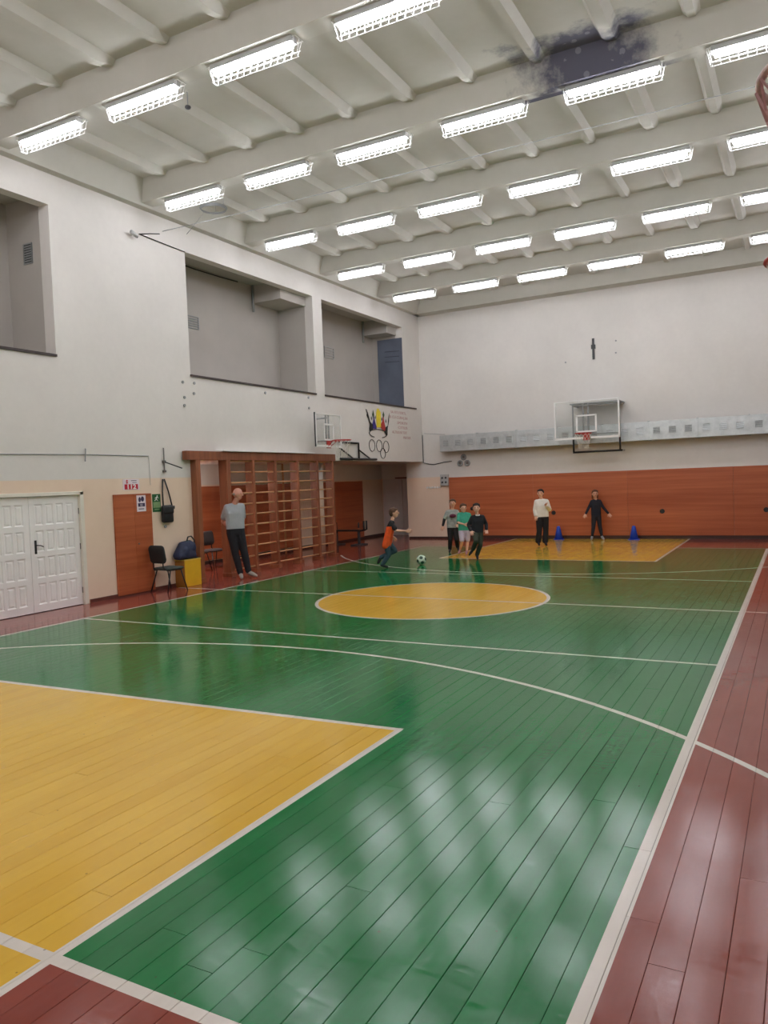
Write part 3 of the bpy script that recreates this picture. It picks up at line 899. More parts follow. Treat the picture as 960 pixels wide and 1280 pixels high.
tube(bm, [(XW+.015, 10.72, 6.68), (XW+.015, 11.0, 6.76), (XW+.015, 11.25, 6.82)], .009, 5)
tag(obj('cable', bm, M['black']), 'black cable above the pier between the left and middle openings', 'cable')
ct = thing('security_camera', 'small wall camera at the top of the white pier', 'camera', (XW, 10.52, 6.62))
bm = B(); cyl(bm, (0, 0, 0), (.08, 0, 0), .02, 8); obj('mount', bm, M['white'], ct, True)
bm = B(); cyl(bm, (.08, -.07, .03), (.09, .07, -.03), .035, 12); obj('body', bm, M['lampbody'], ct, True)
bm = B(); cyl(bm, (.085, .07, -.03), (.09, .085, -.036), .024, 12); obj('lens', bm, M['black'], ct, True)
# long cable along the left wall, dropping to the switch line
bm = B(); tube(bm, [(XW+.012, YN, 2.55), (XW+.012, 5, 2.54), (XW+.012, 7.6, 2.545), (XW+.012, 9.2, 2.56), (XW+.012, 10.68, 2.55)], .008, 5)
tag(obj('cable', bm, M['grey']), 'long thin grey cable running level above the white double door', 'cable')
bm = B(); tube(bm, [(XW+.006, 10.69, 2.53), (XW+.006, 10.7, 2.0)], .004, 5)
tag(obj('cable', bm, M['lampbody']), 'faint pale cable dropping beside the brown door', 'cable')
bm = B(); tube(bm, [(XW+.03, 9.22, 2.66), (XW+.03, 9.2, 2.44)], .012, 6)
tag(obj('wall_hook', bm, M['grey']), 'small grey hook crossing the level cable', 'hook')
br = thing('steel_bracket', 'thin steel rod bracket with a slanting arm above the shoulder bag', 'bracket', (XW, 11.06, 2.25))
bm = B(); tube(bm, [(.03, 0, .0), (.03, .0, .46)], .012, 6); box(bm, 0, .05, -.03, .03, -.01, .03); box(bm, 0, .05, -.03, .03, .17, .22); obj('rod', bm, M['steel'], br)
bm = B(); tube(bm, [(.04, 0, .19), (.22, .28, .06)], .012, 6); obj('arm', bm, M['black'], br)
# small bolts left in the wall
for (yy, zz, lb) in ((11.7, 4.03, 'upper left one under the middle opening'), (12.03, 4.04, 'upper right one under the middle opening'), (11.73, 3.73, 'left one of the middle pair'),
                     (12.01, 3.83, 'right one of the middle pair'), (11.72, 3.57, 'lowest, below the middle opening'), (16.17, 3.81, 'left of the small hoop, lower'),
                     (16.16, 4.07, 'left of the small hoop, upper'), (14.39, 4.04, 'lone one under the middle gallery sill'), (11.03, 1.2, 'under the shoulder bag')):
    bm = B(); cyl(bm, (XW, yy, zz), (XW+.02, yy, zz), .03, 8)
    tag(obj('wall_bolt', bm, M['grey']), 'small grey bolt stub on left wall, '+lb, 'bolt', 'bolt stubs on the walls')
for (xx, zz, lb) in ((-6.04, 5.2, 'left of the dark slot'), (-4.58, 5.66, 'upper right of the dark slot'), (-4.59, 5.32, 'lower right of the dark slot')):
    bm = B(); cyl(bm, (xx, YW, zz), (xx, YW-.02, zz), .025, 8)
    tag(obj('wall_bolt', bm, M['grey']), 'small grey bolt stub high on far wall, '+lb, 'bolt', 'bolt stubs on the walls')
bm = B(); box(bm, -5.25, -5.19, YW-.03, YW, 5.2, 5.8); box(bm, -5.28, -5.16, YW-.035, YW, 5.5, 5.62)
tag(obj('wall_slot', bm, M['dkgrey']), 'dark vertical mounting bar high on the far wall over the hoop', 'bracket')
# far wall: pipe ends, fuse box, cable, hook strip, port holes
ph = thing('pipe_sockets', 'cluster of three round grey sockets under the left end of the duct', 'sockets', (-9.36, YW, 2.46))
for dx, dz in ((0, .12), (-.12, -.07), (.12, -.07)):
    bm = B(); n = 20
    tube(bm, [(dx+.075*math.cos(2*math.pi*j/n), -.03, dz+.075*math.sin(2*math.pi*j/n)) for j in range(n)], .028, 8, True)
    r_ = obj('socket_ring', bm, M['grey'], ph, True)
    bm = B(); cyl(bm, (dx, 0, dz), (dx, -.02, dz), .07, 16); obj('socket_core', bm, M['steel'], r_)
fbx = thing('fuse_box', 'grey fuse box with four round knobs at the left end of the wood panels', 'box', (-10.02, YW, 1.7))
obj('case', bx(-.15, .13, -.09, 0, 0, .36), M['lampbody'], fbx, bevel=.01)
for dx in (-.07, .05):
    for dz in (.11, .25):
        bm = B(); cyl(bm, (dx, -.09, dz), (dx, -.105, dz), .032, 12); obj('knob', bm, M['dkgrey'], fbx, True)
bm = B(); tube(bm, [(-10.93, YW-.02, 3.36), (-10.93, YW-.02, 2.47), (-10.75, YW-.02, 2.42), (-10.55, YW-.02, 2.39), (-10.2, YW-.02, 2.45), (-9.93, YW-.02, 2.47)], .012, 5)
for v in bm.verts: v.co.x += .16
tag(obj('cable', bm, M['black']), 'black cable sagging in the corner left of the duct', 'cable')
bm = B(); tube(bm, [(-10.72, YW-.01, 3.41), (-9.98, YW-.01, 3.33)], .006, 5)
tag(obj('cable', bm, M['grey']), 'thin grey cable running from the corner to the duct end', 'cable')
bm = B(); box(bm, -10.72, -10.2, YW-.02, YW, 1.64, 1.66)
for j in range(6): box(bm, -10.68+.09*j, -10.65+.09*j, YW-.035, YW, 1.62, 1.69)
tag(obj('hook_strip', bm, M['white']), 'small white hook strip on the beige wall left of the fuse box', 'hook strip')
for xx, lb in ((-3.43, 'round black hole in the wood panels between the right cone and the hoop corner'), (-.82, 'round black hole in the wood panels at the right edge'), (-6.52, 'round black hole in the wood panels beside the white sweatshirt')):
    bm = B(); n = 16
    tube(bm, [(xx+.055*math.cos(2*math.pi*j/n), YW-.034, .78+.055*math.sin(2*math.pi*j/n)) for j in range(n)], .012, 6, True)
    cyl(bm, (xx, YW-.033, .78), (xx, YW-.031, .78), .05, 16)
    tag(obj('port_hole', bm, M['black']), lb, 'hole', 'holes in the wood panels')
# ceiling: coil of cable, long cable across, small sensor
cc = thing('cable_coil', 'coil of cable hanging under the ceiling near the left wall', 'cable', (-9.95, 11.88, 7.3))
bm = B(); n = 24
for q in range(3): tube(bm, [((.24+.01*q)*math.cos(2*math.pi*j/n), (.24+.01*q)*math.sin(2*math.pi*j/n), .015*q) for j in range(n)], .01, 5, True)
obj('coil', bm, M['grey'], cc)
bm = B()
for a in (0, 2.1, 4.2): tube(bm, [(.25*math.cos(a), .25*math.sin(a), .03), (.25*math.cos(a), .25*math.sin(a), .25)], .006, 4)
tube(bm, [(-.24, 0, 0), (-.5, .0, -.2), (-.8, .1, -.3)], .006, 4)
obj('hanger', bm, M['grey'], cc)
bm = B(); tube(bm, [(XW, 11.35, 6.9), (-8, 11.38, 6.87), (-5, 11.4, 6.86), (-2, 11.45, 6.87), (XR, 11.5, 6.9)], .006, 4)
tag(obj('cable', bm, M['grey']), 'thin cable stretched across the hall under the ceiling', 'cable')
se = thing('motion_sensor', 'tiny dark sensor hanging between the first two lamp rows', 'sensor', (-7.6, 8.62, 7.35))
bm = B(); tube(bm, [(0, 0, .2), (0, 0, 0)], .008, 6); obj('stem', bm, M['grey'], se)
bm = B(); ell(bm, (0, 0, -.02), (.045, .045, .03)); obj('head', bm, M['dkgrey'], se, True)

# ================================================================== FURNITURE
def chair(lab, loc, rz, seatm, backm, two=None):
    t = thing('office_chair', lab, 'chair', loc, rz, 'upholstered chairs along the left side')
    bm = B(); hull(bm, [((sx*.16, sy*.15, .43), (.06, .06, .03)) for sx in (-1, 1) for sy in (-1, 1)])
    obj('seat', bm, seatm, t, True)
    bm = B()
    hull(bm, [((sx*.15, -.235-(.03 if z > .7 else 0), z), (.08, .028, .08)) for sx in (-1, 1) for z in (.62, .80)])
    obj('backrest', bm, backm, t, True)
    for s in (-1, 1):
        bm = B(); tube(bm, [(s*.19, .12, .41), (s*.24, .22, 0)], .013, 8); obj('leg', bm, M['black'], t, True)
        bm = B(); tube(bm, [(s*.19, -.12, .41), (s*.24, -.24, 0)], .013, 8); obj('leg', bm, M['black'], t, True)
    bm = B()
    for s in (-1, 1): tube(bm, [(s*.19, .14, .405), (s*.19, -.19, .405), (s*.14, -.24, .47), (s*.14, -.245, .66)], .012, 8)
    tube(bm, [(-.19, -.1, .405), (.19, -.1, .405)], .012, 8)
    obj('seat_frame', bm, M['black'], t, True)
    return t
c1 = chair('black office chair standing beside the yellow box', (-10.49, 10.77, 0), math.radians(-7), M['seatfab'], M['fabric'])
c2 = chair('brownish chair in the passage, left of the pair behind the wall bars', (-12.3, 13.55, 0), math.radians(-90), M['brownfab'], M['brownfab'])
c3 = dup(c2, (-12.3, 14.15, 0), math.radians(-96), 'brownish chair in the passage, right of the pair behind the wall bars')
# yellow box, open at the top edge with a lid board
yb = thing('yellow_box', 'yellow wooden box against the wall beside the wall bars', 'box', (-10.655, 11.47, 0), 0)
obj('body', bx(-.125, .125, -.225, .225, 0, .51), M['yellow'], yb, bevel=.005)
o = obj('shaded_side', bx(-.12, .12, -.238, -.226, .01, .5), M['ochre'], yb); o['label'] = 'end face of the box with its shade painted in'  # shade on the end face put into the colour of this board
obj('lid', bx(-.13, .132, -.243, .235, .51, .53), M['yellowedge'], yb, bevel=.004)
# navy bag on it
bg = thing('sports_bag', 'navy blue sports bag lying on the yellow box', 'bag', (-10.64, 11.42, .531))
bm = B(); hull(bm, [((-.04, -.22, .08), .08), ((.05, -.22, .07), .07), ((-.04, .12, .08), .08), ((.06, .12, .07), .07), ((0, -.13, .28), .07), ((.01, .08, .30), .07)])
ell(bm, (.03, .1, .22), (.10, .11, .13)); ell(bm, (.06, -.1, .14), (.08, .10, .12))
blob('body', bm, M['navy'], bg, .012, 2)
bm = B(); tube(bm, [(.02, .0, .34), (.02, .04, .43), (.03, .12, .44), (.03, .2, .36), (.03, .22, .2), (.05, .2, .05)], .015, 6)
obj('handle', bm, M['black'], bg, True)
bm = B(); tube(bm, [(.08, .1, .02), (.1, .16, .015), (.09, .22, .015), (.02, .2, .015)], .014, 6); obj('strap', bm, M['black'], bg, True)
# shoulder bag hanging on the wall
sb = thing('shoulder_bag', 'black shoulder bag hanging by its strap on the beige wall', 'bag', (XW, 11.05, 1.27))
bm = B(); hull(bm, [((.06, sy*.10, z), (.045, .04, .04)) for sy in (-1, 1) for z in (.04, .3)]); obj('body', bm, M['blackbag'], sb, True)
bm = B(); hull(bm, [((.10, sy*.09, z), (.02, .04, .03)) for sy in (-1, 1) for z in (.2, .3)]); obj('flap', bm, M['blackbag'], sb, True)
bm = B(); tube(bm, [(.05, -.09, .3), (.035, -.08, .6), (.03, -.05, .84), (.03, -.01, .84), (.035, .08, .6), (.05, .15, .3)], .014, 6); obj('strap', bm, M['blackbag'], sb, True)
bm = B(); cyl(bm, (0, -.03, .83), (.05, -.03, .83), .01, 6); obj('buckle', bx(.04, .07, .14, .2, .26, .32), M['dkgrey'], sb, bevel=.005)
tag(obj('peg', bm, M['steel'], None, True, loc=(XW, 11.05, 1.25)), 'steel peg carrying the shoulder bag', 'hook')
# weight bench in the passage
wbn = thing('weight_bench', 'dark weight bench with an upright under the balcony', 'bench', (-12.2, 20.2, 0))
obj('bench_top', bx(-.5, .5, -.1, .1, .42, .47), M['black'], wbn, bevel=.01)
for xx, nm in ((-.45, 'leg'), (.35, 'leg')):
    bm = B(); box(bm, xx-.03, xx+.03, -.04, .04, .03, .42); box(bm, xx-.16, xx+.16, -.25, .25, 0, .035); obj(nm, bm, M['dkgrey'], wbn)
bm = B(); tube(bm, [(.5, -.08, .45), (.58, -.08, .48), (.58, -.08, .74)], .03, 8); tube(bm, [(.5, .08, .45), (.58, .08, .48), (.58, .08, .74)], .03, 8)
obj('upright', bm, M['black'], wbn, True)
bm = B(); hull(bm, [((.35, 0, .55), .03), ((.35, 0, .68), .02)]); obj('pad', bm, M['dkgrey'], wbn, True)
bm = B(); tube(bm, [(-.45, .06, .44), (-.47, .06, .7)], .012, 6); ell(bm, (-.45, 0, .4), (.05, .05, .05)); obj('weight', bm, M['black'], wbn)
# cones
def cone(lab, loc):
    t = thing('traffic_cone', lab, 'cone', loc, .3, 'blue training cones')
    bm = B(); lathe(bm, [(.125, .018), (.045, .38), (.03, .395), (.024, .39)], 20); obj('body', bm, M['cone'], t, True)
    bm = B(); box(bm, -.15, .15, -.15, .15, 0, .02); obj('base', bm, M['cone'], t, bevel=.008)
    return t
k1 = cone('blue training cone between the two standing girls', (-6.32, 22.42, 0))
dup(k1, (-4.17, 22.42, 0), .1, 'blue training cone right of the girl in dark clothes')
# ball
def ball():
    bm = B(); bmesh.ops.create_icosphere(bm, subdivisions=5, radius=.112)
    phi = (1+5**.5)/2
    ico = [Vector(v).normalized() for v in [(s1*1, s2*phi, 0) for s1 in (-1, 1) for s2 in (-1, 1)]+[(0, s1*1, s2*phi) for s1 in (-1, 1) for s2 in (-1, 1)]+[(s2*phi, 0, s1*1) for s1 in (-1, 1) for s2 in (-1, 1)]]
    for f in bm.faces:
        c = f.calc_center_median().normalized()
        f.material_index = 1 if max(c.dot(v) for v in ico) > math.cos(.36) else 0
    o = obj('football', bm, [simple('ball_white', rgb(196, 210, 190), .4, 0, .05, 20, 0), simple('ball_dark', rgb(34, 62, 48), .4, 0, .1, 20, 0)], None, True)
    o.location = (-7.54, 15.58, .112); o.rotation_euler = (.4, .3, .2)
    tag(o, 'white football with dark patches rolling before the boy in orange', 'ball')
ball()

# ================================================================== PEOPLE
def person(lab, loc, s, J, hair, hairm, shirt, trous, shoe, h, sleeve='long', legs='long', hem=.03, skin='skin', rz=28.4, extra=None, loose=1.0, arms_under=None, build=1.0, group=None):
    """J: joints in tenths-of-metre style units (u right, v up, d away) divided by s; body grown over them"""
    t = thing('person', lab, 'person', loc, math.radians(rz), group)
    P = {}
    for k_, v in J.items():
        if k_ in ('face', 'nod'): continue
        P[k_] = Vector((v[0]/s, v[2], v[1]/s))
    k = h/1.75; kt = k**.75*build
    fa = math.radians(J.get('face', 0))          # 0 looks at the camera (local -y), +90 to the right
    F = Vector((math.sin(fa), -math.cos(fa), -.0)); S = Vector((math.cos(fa), math.sin(fa), 0))
    R3 = Matrix((S, -F, Vector((0, 0, 1)))).transposed()
    hr = .122*(k**.25)                            # half head height
    H = P['head']
    body = B()
    ell(body, H+Vector((0, 0, .02*k)), (hr*.70, hr*.82, hr*.88), R3, 3)
    ell(body, H+F*hr*.18-Vector((0, 0, hr*.42)), (hr*.50, hr*.55, hr*.52), R3, 3)
    hull(body, [(H+F*hr*.84+Vector((0, 0, hr*.12)), hr*.07), (H+F*hr*.98-Vector((0, 0, hr*.14)), hr*.13), (H+F*hr*.7-Vector((0, 0, hr*.16)), hr*.16)], 1)
    for sg in (-1, 1): ell(body, H+S*sg*hr*.72-F*hr*.02-Vector((0, 0, hr*.05)), (hr*.07, hr*.15, hr*.22), R3, 2)
    shL, shR, hpL, hpR = P['shL'], P['shR'], P['hpL'], P['hpR']
    mid = (shL+shR)/2; pel = (hpL+hpR)/2
    hull(body, [(H-Vector((0, 0, hr*.6))-F*hr*.1, .047*kt), (mid+Vector((0, 0, .03*k)), .055*kt)], 2)
    up_ = (mid-pel).normalized()
    def torso(bm, g, low=0.0):
        wL, wR = shL.lerp(hpL, .45), shR.lerp(hpR, .45)
        cL, cR = shL.lerp(hpL, .25), shR.lerp(hpR, .25)
        hull(bm, [(shL-up_*.02, .052*kt+g), (shR-up_*.02, .052*kt+g), (cL.lerp(cR, .12), .082*kt+g), (cR.lerp(cL, .12), .082*kt+g)], 2)
        hull(bm, [(cL.lerp(cR, .12), .082*kt+g), (cR.lerp(cL, .12), .082*kt+g), (wL.lerp(wR, .12), .078*kt+g), (wR.lerp(wL, .12), .078*kt+g)], 2)
        hull(bm, [(wL.lerp(wR, .12), .078*kt+g), (wR.lerp(wL, .12), .078*kt+g), (hpL-up_*low, .085*kt+g), (hpR-up_*low, .085*kt+g)], 2)
        hull(bm, [(mid+up_*.02, .05*kt+g), (shL, .045*kt+g), (shR, .045*kt+g)], 2)
    torso(body, 0)
    def limb(bm, a, b, c, ra, rb, rc, g=0.0, t1=1.0):
        hull(bm, [(a, ra*kt+g), (b, rb*kt+g)], 2)
        if t1 > 0:
            e = b.lerp(c, t1)
            hull(bm, [(b, rb*kt+g), (b.lerp(c, .3*t1), (rb*.98)*kt+g), (e, (rb+(rc-rb)*t1)*kt+g)], 2)
    for q in 'LR':
        limb(body, P['sh'+q], P['el'+q], P['ha'+q], .046, .036, .025)
        limb(body, P['hp'+q], P['kn'+q], P['an'+q], .082, .052, .036)
        # hand: palm, four fingers of unequal length, thumb at the side of the palm
        w_, e_ = P['ha'+q], P['el'+q]
        D = (w_-e_).normalized()
        side = D.cross(Vector((0, 1, 0)))
        side = side.normalized() if side.length > .3 else Vector((1, 0, 0))
        if q == 'L': side = -side
        nrm = side.cross(D).normalized()
        hl = .17*k**.6
        hull(body, [(w_+D*hl*.08+side*hl*.12, .016*kt+.004), (w_+D*hl*.08-side*hl*.12, .016*kt+.004), (w_+D*hl*.5+side*hl*.2, .012*kt+.003), (w_+D*hl*.5-side*hl*.2, .012*kt+.003)], 1)
        for fi, (o_, L_) in enumerate(((-.2, .40), (-.07, .48), (.07, .45), (.2, .34))):
            b0 = w_+D*hl*.5+side*hl*o_
            b1 = b0+(D*.97+side*o_*.5-nrm*.2).normalized()*hl*L_*.55
            b2 = b1+(D*.75+side*o_*.4-nrm*.6).normalized()*hl*L_*.5
            hull(body, [(b0, .0085*k+.002), (b1, .008*k+.0015)], 1); hull(body, [(b1, .008*k+.0015), (b2, .007*k+.001)], 1)
        b0 = w_+D*hl*.18-side*hl*.22
        b1 = b0+(D*.6-side*.7).normalized()*hl*.28
        b2 = b1+(D*.95-side*.15-nrm*.2).normalized()*hl*.22
        hull(body, [(b0, .013*k+.002), (b1, .010*k+.001)], 1); hull(body, [(b1, .010*k+.001), (b2, .008*k+.001)], 1)
        an, to = P['an'+q], P['to'+q]
        hull(body, [(an, .032*kt), (an.lerp(to, .6)-Vector((0, 0, .01)), .026*kt)], 2)
    bo = blob('body', body, M[skin], t, .0065, 2)
    # face
    for sg in (-1, 1):
        bm = B(); ell(bm, H+F*hr*.775+S*sg*hr*.29+Vector((0, 0, hr*.10)), (hr*.085, hr*.05, hr*.055), R3, 2)
        obj('eye', bm, M['eyew'], t, True)
        bm = B(); ell(bm, H+F*hr*.79+S*sg*hr*.29+Vector((0, 0, hr*.26)), (hr*.15, hr*.04, hr*.03), R3, 2)
        obj('eyebrow', bm, hairm, t, True)
    bm = B(); ell(bm, H+F*hr*.745-Vector((0, 0, hr*.46)), (hr*.2, hr*.05, hr*.045), R3, 2); obj('mouth', bm, M['lips'], t, True)
    # hair
    U = Vector((0, 0, 1))
    bm = B()
    if hair == 'bald':
        for sg in (-1, 1): ell(bm, H+S*sg*hr*.55-F*hr*.3+U*hr*.05, (hr*.2, hr*.4, hr*.25), R3)
        ell(bm, H-F*hr*.62-U*hr*.05, (hr*.45, hr*.25, hr*.3), R3)
    else:
        ell(bm, H-F*hr*.15+U*hr*.30, (hr*.79, hr*.86, hr*.80), R3, 3)
        ell(bm, H-F*hr*.36+U*hr*.05, (hr*.74, hr*.64, hr*.78), R3, 3)
        for j in range(7):
            a = -1.1+2.2*j/6
            ell(bm, H+(F*math.cos(a)+S*math.sin(a))*hr*.62+U*hr*(.72-.05*(j % 2)), (hr*.2, hr*.2, hr*.17), R3)
        if hair == 'tuft':
            for j in range(8): ell(bm, H+(F*math.cos(j*.8)+S*math.sin(j*.8))*hr*.4+U*hr*(1.02+.05*(j % 3)), (hr*.28, hr*.28, hr*.2), R3)
        if hair == 'bun':
            ell(bm, H+S*hr*-.95-F*hr*.3-U*hr*.1, (hr*.35, hr*.35, hr*.4), R3)
        if hair == 'tail':
            hull(bm, [(H-F*hr*.85+U*hr*.1, hr*.25), (H-F*hr*1.05-U*hr*.7, hr*.24), (H-F*hr*.95-U*hr*1.5, hr*.1)])
        if hair == 'long':
            for sg in (-1, 1): hull(bm, [(H+S*sg*hr*.62-F*hr*.1+U*hr*.3, hr*.2), (H+S*sg*hr*.66-F*hr*.2-U*hr*1.1, hr*.17)])
            hull(bm, [(H-F*hr*.6+U*hr*.1, hr*.4), (H-F*hr*.5-U*hr*1.3, hr*.26)])
    blob('hair', bm, hairm, t, .008, 1)
    # shirt
    g = .014*loose
    bm = B(); torso(bm, g, .02)
    tl = {'long': .94, 'short': 0.0, 'push': .5, 'none': 0}[sleeve]
    for q in 'LR':
        if sleeve == 'short':
            e_ = P['sh'+q].lerp(P['el'+q], .72); hull(bm, [(P['sh'+q], .048*kt+g), (e_, .050*kt+g)], 2)
        elif sleeve != 'none': limb(bm, P['sh'+q], P['el'+q], P['ha'+q], .048, .038, .028, g, tl)
    sh = blob('shirt', bm, shirt, t, .009, 3)
    b_ = bmesh.new(); b_.from_mesh(sh.data)
    keep = [v for v in b_.verts]
    hands = [P['haL'], P['haR'], P['elL'], P['elR']]
    r_ = bmesh.ops.bisect_plane(b_, geom=b_.verts[:]+b_.edges[:]+b_.faces[:], plane_co=pel+up_*hem, plane_no=up_)
    cen_ = pel+up_*hem
    dead = [v for v in b_.verts if (v.co-cen_).dot(up_) < -1e-4 and min((v.co-q_).length for q_ in hands) > .10 and (v.co-pel).length < .3]
    bmesh.ops.delete(b_, geom=dead, context='VERTS')
    b_.to_mesh(sh.data); b_.free()
    so_ = sh.modifiers.new('solid', 'SOLIDIFY'); so_.thickness = .005; so_.offset = -1
    # trousers
    bm = B(); g = .012*loose
    hull(bm, [(hpL+up_*.05, .084*kt+g), (hpR+up_*.05, .084*kt+g), (hpL, .084*kt+g), (hpR, .084*kt+g)], 2)
    for q in 'LR':
        if legs == 'long': limb(bm, P['hp'+q], P['kn'+q], P['an'+q], .086, .058, .046+.012*(loose-1)*2, g, .93)
        else: hull(bm, [(P['hp'+q], .088*kt+g), (P['hp'+q].lerp(P['kn'+q], .82), .066*kt+g)], 2)
    blob('trousers' if legs == 'long' else 'shorts', bm, trous, t, .009, 3)
    # shoes
    for q in 'LR':
        an, to = P['an'+q], P['to'+q]
        d_ = (to-an); d_ = d_/max(d_.length, 1e-4)
        heel = an-d_*.02*k
        bm = B()
        hull(bm, [(heel+Vector((0, 0, -.012)), .036*k+.006), (an+d_*.03, .036*k+.004), (an.lerp(to, .75)-Vector((0, 0, .018*k)), (.036*k+.004)), (to-Vector((0, 0, .02*k)), .030*k+.002)], 2)
        so = blob('shoe', bm, shoe, t, .007, 2)
    if extra: extra(t, P, k, kt, torso)
    # rest the lowest point of the figure on the floor
    zmin = min((v.co.z for c in t.children if c.name.startswith('shoe') for v in c.data.vertices))
    t.location.z = -zmin+.001
    return t
brown = cloth('brown_hair', (88, 62, 46)); dark = cloth('dark_hair', (34, 26, 24)); grey_h = cloth('grey_hair', (150, 140, 132)); auburn = cloth('auburn_hair', (96, 62, 44))
# coach
person('bald man in grey T-shirt and dark trousers by the wall bars, hands behind back', (-10.20, 12.66, 0), 57.6, dict(
    head=(-4.5, 99.5, -.03), shL=(-18, 84.5, -.05), shR=(-1.5, 85, .05), elL=(-25.5, 68, .10), elR=(-2, 68, .18), haL=(-18, 58, .21), haR=(-8, 57, .25),
    hpL=(-14, 54, -.02), hpR=(-5, 54, .03), knL=(-10.5, 29, -.03), knR=(-.5, 29, .03), anL=(-5.5, 4.5, -.02), anR=(3.5, 6, .04), toL=(-3, 1.5, -.14), toR=(13, 2.5, -.02), face=72),
    'bald', grey_h, cloth('grey_tshirt', (168, 172, 176), .06), cloth('black_tracksuit', (26, 26, 32)), cloth('grey_shoe', (150, 146, 136)), 1.8, 'short', 'long', skin='skin_red', build=1.12, hem=.08)
# boy in the orange vest
def vest(t, P, k, kt, torso):
    bm = B(); torso(bm, .024, .05)
    o = blob('vest', bm, cloth('orange_vest', (226, 84, 28)), t, .009, 2)
    bpy.context.view_layer.update()
    vm = o.data; b_ = bmesh.new(); b_.from_mesh(vm)
    zt = (P['shL'].z+P['shR'].z)/2-.07
    bmesh.ops.delete(b_, geom=[v for v in b_.verts if v.co.z > zt], context='VERTS'); b_.to_mesh(vm); b_.free()
    so = o.modifiers.new('s', 'SOLIDIFY'); so.thickness = .006
person('boy in an orange vest and blue jeans running after the football', (-8.15, 14.86, 0), 54.8, dict(
    head=(16.4, 66, 0), shL=(12, 54, -.11), shR=(14, 54, .10), elL=(18.5, 45, -.14), elR=(8, 43, .20), haL=(30, 44, -.15), haR=(14, 36, .25),
    hpL=(6, 30, -.06), hpR=(8, 30, .06), knL=(8, 16, -.06), knR=(16, 20, .07), anL=(0, 4.2, -.05), anR=(-2, 12, .08), toL=(6, 2, -.05), toR=(-5, 6.5, .08), face=80),
    'short', brown, cloth('black_shirt', (30, 28, 30)), cloth('blue_jeans', (48, 72, 82)), cloth('black_shoe', (28, 28, 30)), 1.33, 'short', 'long', extra=vest)
# boy at the back
def chest(t, P, k, kt, torso):
    c = (P['shL']+P['shR'])/2
    bm = B(); ell(bm, c+Vector((0, -.105, -.1)), (.09, .03, .05)); obj('chest_print', bm, cloth('maroon_print', (96, 36, 60)), t, True)
    for q in 'LR':
        bm = B(); a = P['el'+q].lerp(P['sh'+q], .1); hull(bm, [(a, .052*kt), (P['ha'+q].lerp(a, .08), .040*kt)]); o = blob('undersleeve', bm, cloth('black_sleeve', (26, 24, 26)), t, .009, 1)
person('boy in a grey print T-shirt over black sleeves, behind the boy in teal', (-7.95, 18.35, 0), 46.7, dict(
    head=(1, 58.5, 0), shL=(-5.5, 48.5, .0), shR=(6, 48.5, .02), elL=(-10, 39, -.02), elR=(9, 39, .05), haL=(-12, 32, -.06), haR=(6, 33, -.12),
    hpL=(-3, 28, 0), hpR=(3, 28, .0), knL=(-3.5, 15, -.05), knR=(4, 15, -.1), anL=(-4, 3, .05), anR=(6, 5, .15), toL=(-5, 1, -.08), toR=(7, 2, .05), face=-10),
    'short', brown, cloth('grey_print_tshirt', (150, 152, 146), .3), cloth('black_trousers', (28, 24, 26)), cloth('dark_shoe', (50, 44, 50)), 1.33, 'short', 'long', extra=chest)
person('child in a teal T-shirt and pale shorts running beside the boy in black', (-7.45, 17.85, 0), 47.8, dict(
    head=(1, 54, 0), shL=(-4, 46.5, .02), shR=(7.5, 46, .0), elL=(-6, 37, -.12), elR=(11.5, 37, .06), haL=(1, 35, -.2), haR=(10.5, 30, -.02),
    hpL=(-2, 26, 0), hpR=(5, 26, .0), knL=(-2, 14, -.08), knR=(5, 14, .0), anL=(-4, 3.5, .1), anR=(3.5, 3, -.02), toL=(-6, 1, .0), toR=(2, 0, -.14), face=12),
    'short', brown, cloth('teal_tshirt', (62, 158, 132)), cloth('pale_lilac_shorts', (196, 184, 204)), cloth('pink_shoe', (170, 120, 130)), 1.22, 'short', 'shorts', loose=1.2)
def collar(t, P, k, kt, torso):
    c = (P['shL']+P['shR'])/2+Vector((0, 0, .045)); n = 16
    bm = B(); tube(bm, [(c.x+.06*kt*math.cos(2*math.pi*j/n), c.y-.01+.06*kt*math.sin(2*math.pi*j/n), c.z+.005-.01*math.sin(2*math.pi*j/n+math.pi)) for j in range(n)], .014, 6, True)
    obj('collar', bm, M['white'], t, True)
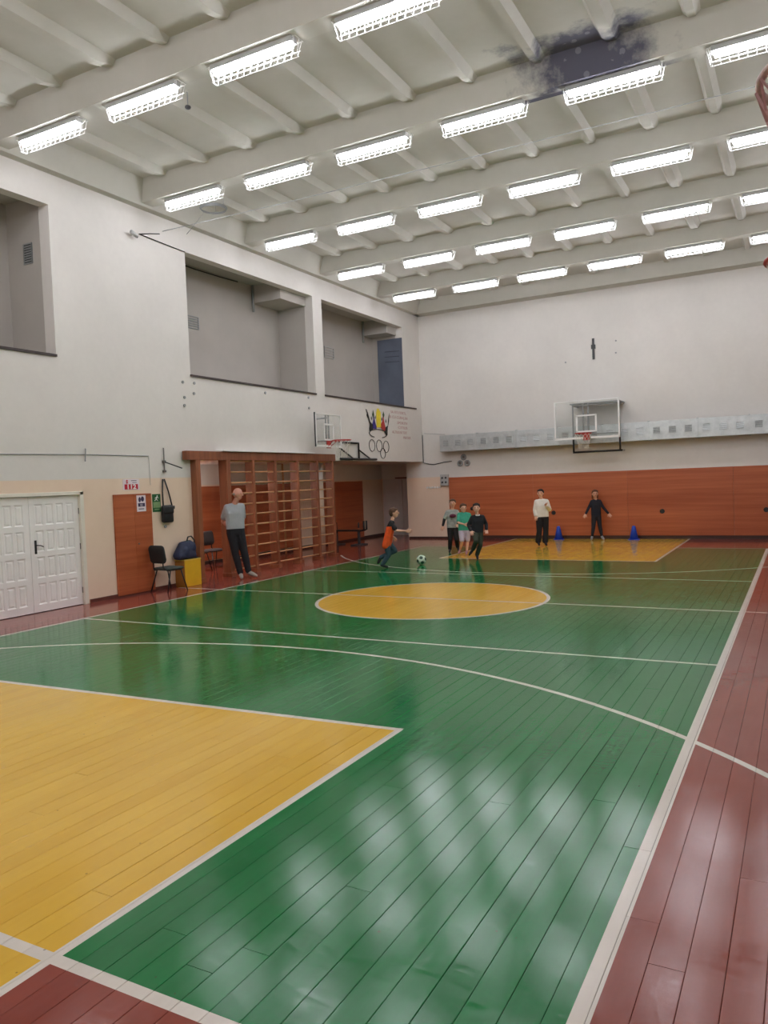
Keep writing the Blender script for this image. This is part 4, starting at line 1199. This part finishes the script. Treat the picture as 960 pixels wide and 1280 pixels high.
person('boy in a black sweater with white collar and dark green trousers, running', (-6.72, 16.85, 0), 51.5, dict(
    head=(2, 61, 0), shL=(-3, 50, .0), shR=(9, 50, .02), elL=(-8, 41, .04), elR=(13.5, 41, .06), haL=(-6, 34, -.08), haR=(13, 34.5, -.04),
    hpL=(-.5, 30, .0), hpR=(5.5, 30, .02), knL=(-1, 22, -.22), knR=(5, 17, -.05), anL=(-4, 11, .0), anR=(1, 4, .05), toL=(-8.5, 6, -.04), toR=(1, 1, -.08), face=-8),
    'bun', dark, cloth('black_sweater', (24, 24, 30)), cloth('dark_green_trousers', (52, 58, 44)), cloth('black_trainer', (24, 26, 32)), 1.30, 'long', 'long', extra=collar, loose=1.1)
person('girl in a white sweatshirt and wide black trousers standing on the yellow key', (-6.19, 20.43, 0), 44.3, dict(
    head=(-1.5, 61.5, 0), shL=(-6.5, 51.5, .0), shR=(5.5, 51.5, .02), elL=(-8.5, 42, .02), elR=(8.5, 42, .0), haL=(-8.5, 35.5, -.04), haR=(3.5, 47, -.17),
    hpL=(-3.8, 32, 0), hpR=(3.2, 32, .0), knL=(-4.5, 16, -.02), knR=(3.5, 16, .0), anL=(-6, 4, .02), anR=(2.5, 3.5, .0), toL=(-6, 1, -.12), toR=(2.5, .5, -.14), face=-22),
    'tail', dark, cloth('white_sweatshirt', (222, 218, 210), .05), cloth('black_wide_trousers', (24, 22, 26)), cloth('black_sneaker', (30, 28, 34)), 1.48, 'long', 'long', loose=2.0)
person('girl in fitted dark top and leggings by wood panels, arms low and spread', (-5.18, 22.3, 0), 41.7, dict(
    head=(-.8, 55, 0), shL=(-4.8, 46, .0), shR=(4.8, 46, .02), elL=(-9, 38, .0), elR=(9, 38, .0), haL=(-13, 31.5, -.05), haR=(14, 31, -.05),
    hpL=(-2.6, 28, 0), hpR=(2.6, 28, .0), knL=(-4, 15, -.02), knR=(4, 15, -.02), anL=(-5.5, 4, .0), anR=(6, 4, .0), toL=(-8, 1.5, -.12), toR=(6.5, 1.5, -.14), face=-8),
    'long', auburn, cloth('navy_black_top', (22, 26, 40)), cloth('dark_leggings', (30, 30, 38)), cloth('white_black_sneaker', (150, 150, 150), .6), 1.40, 'long', 'long', loose=.6)
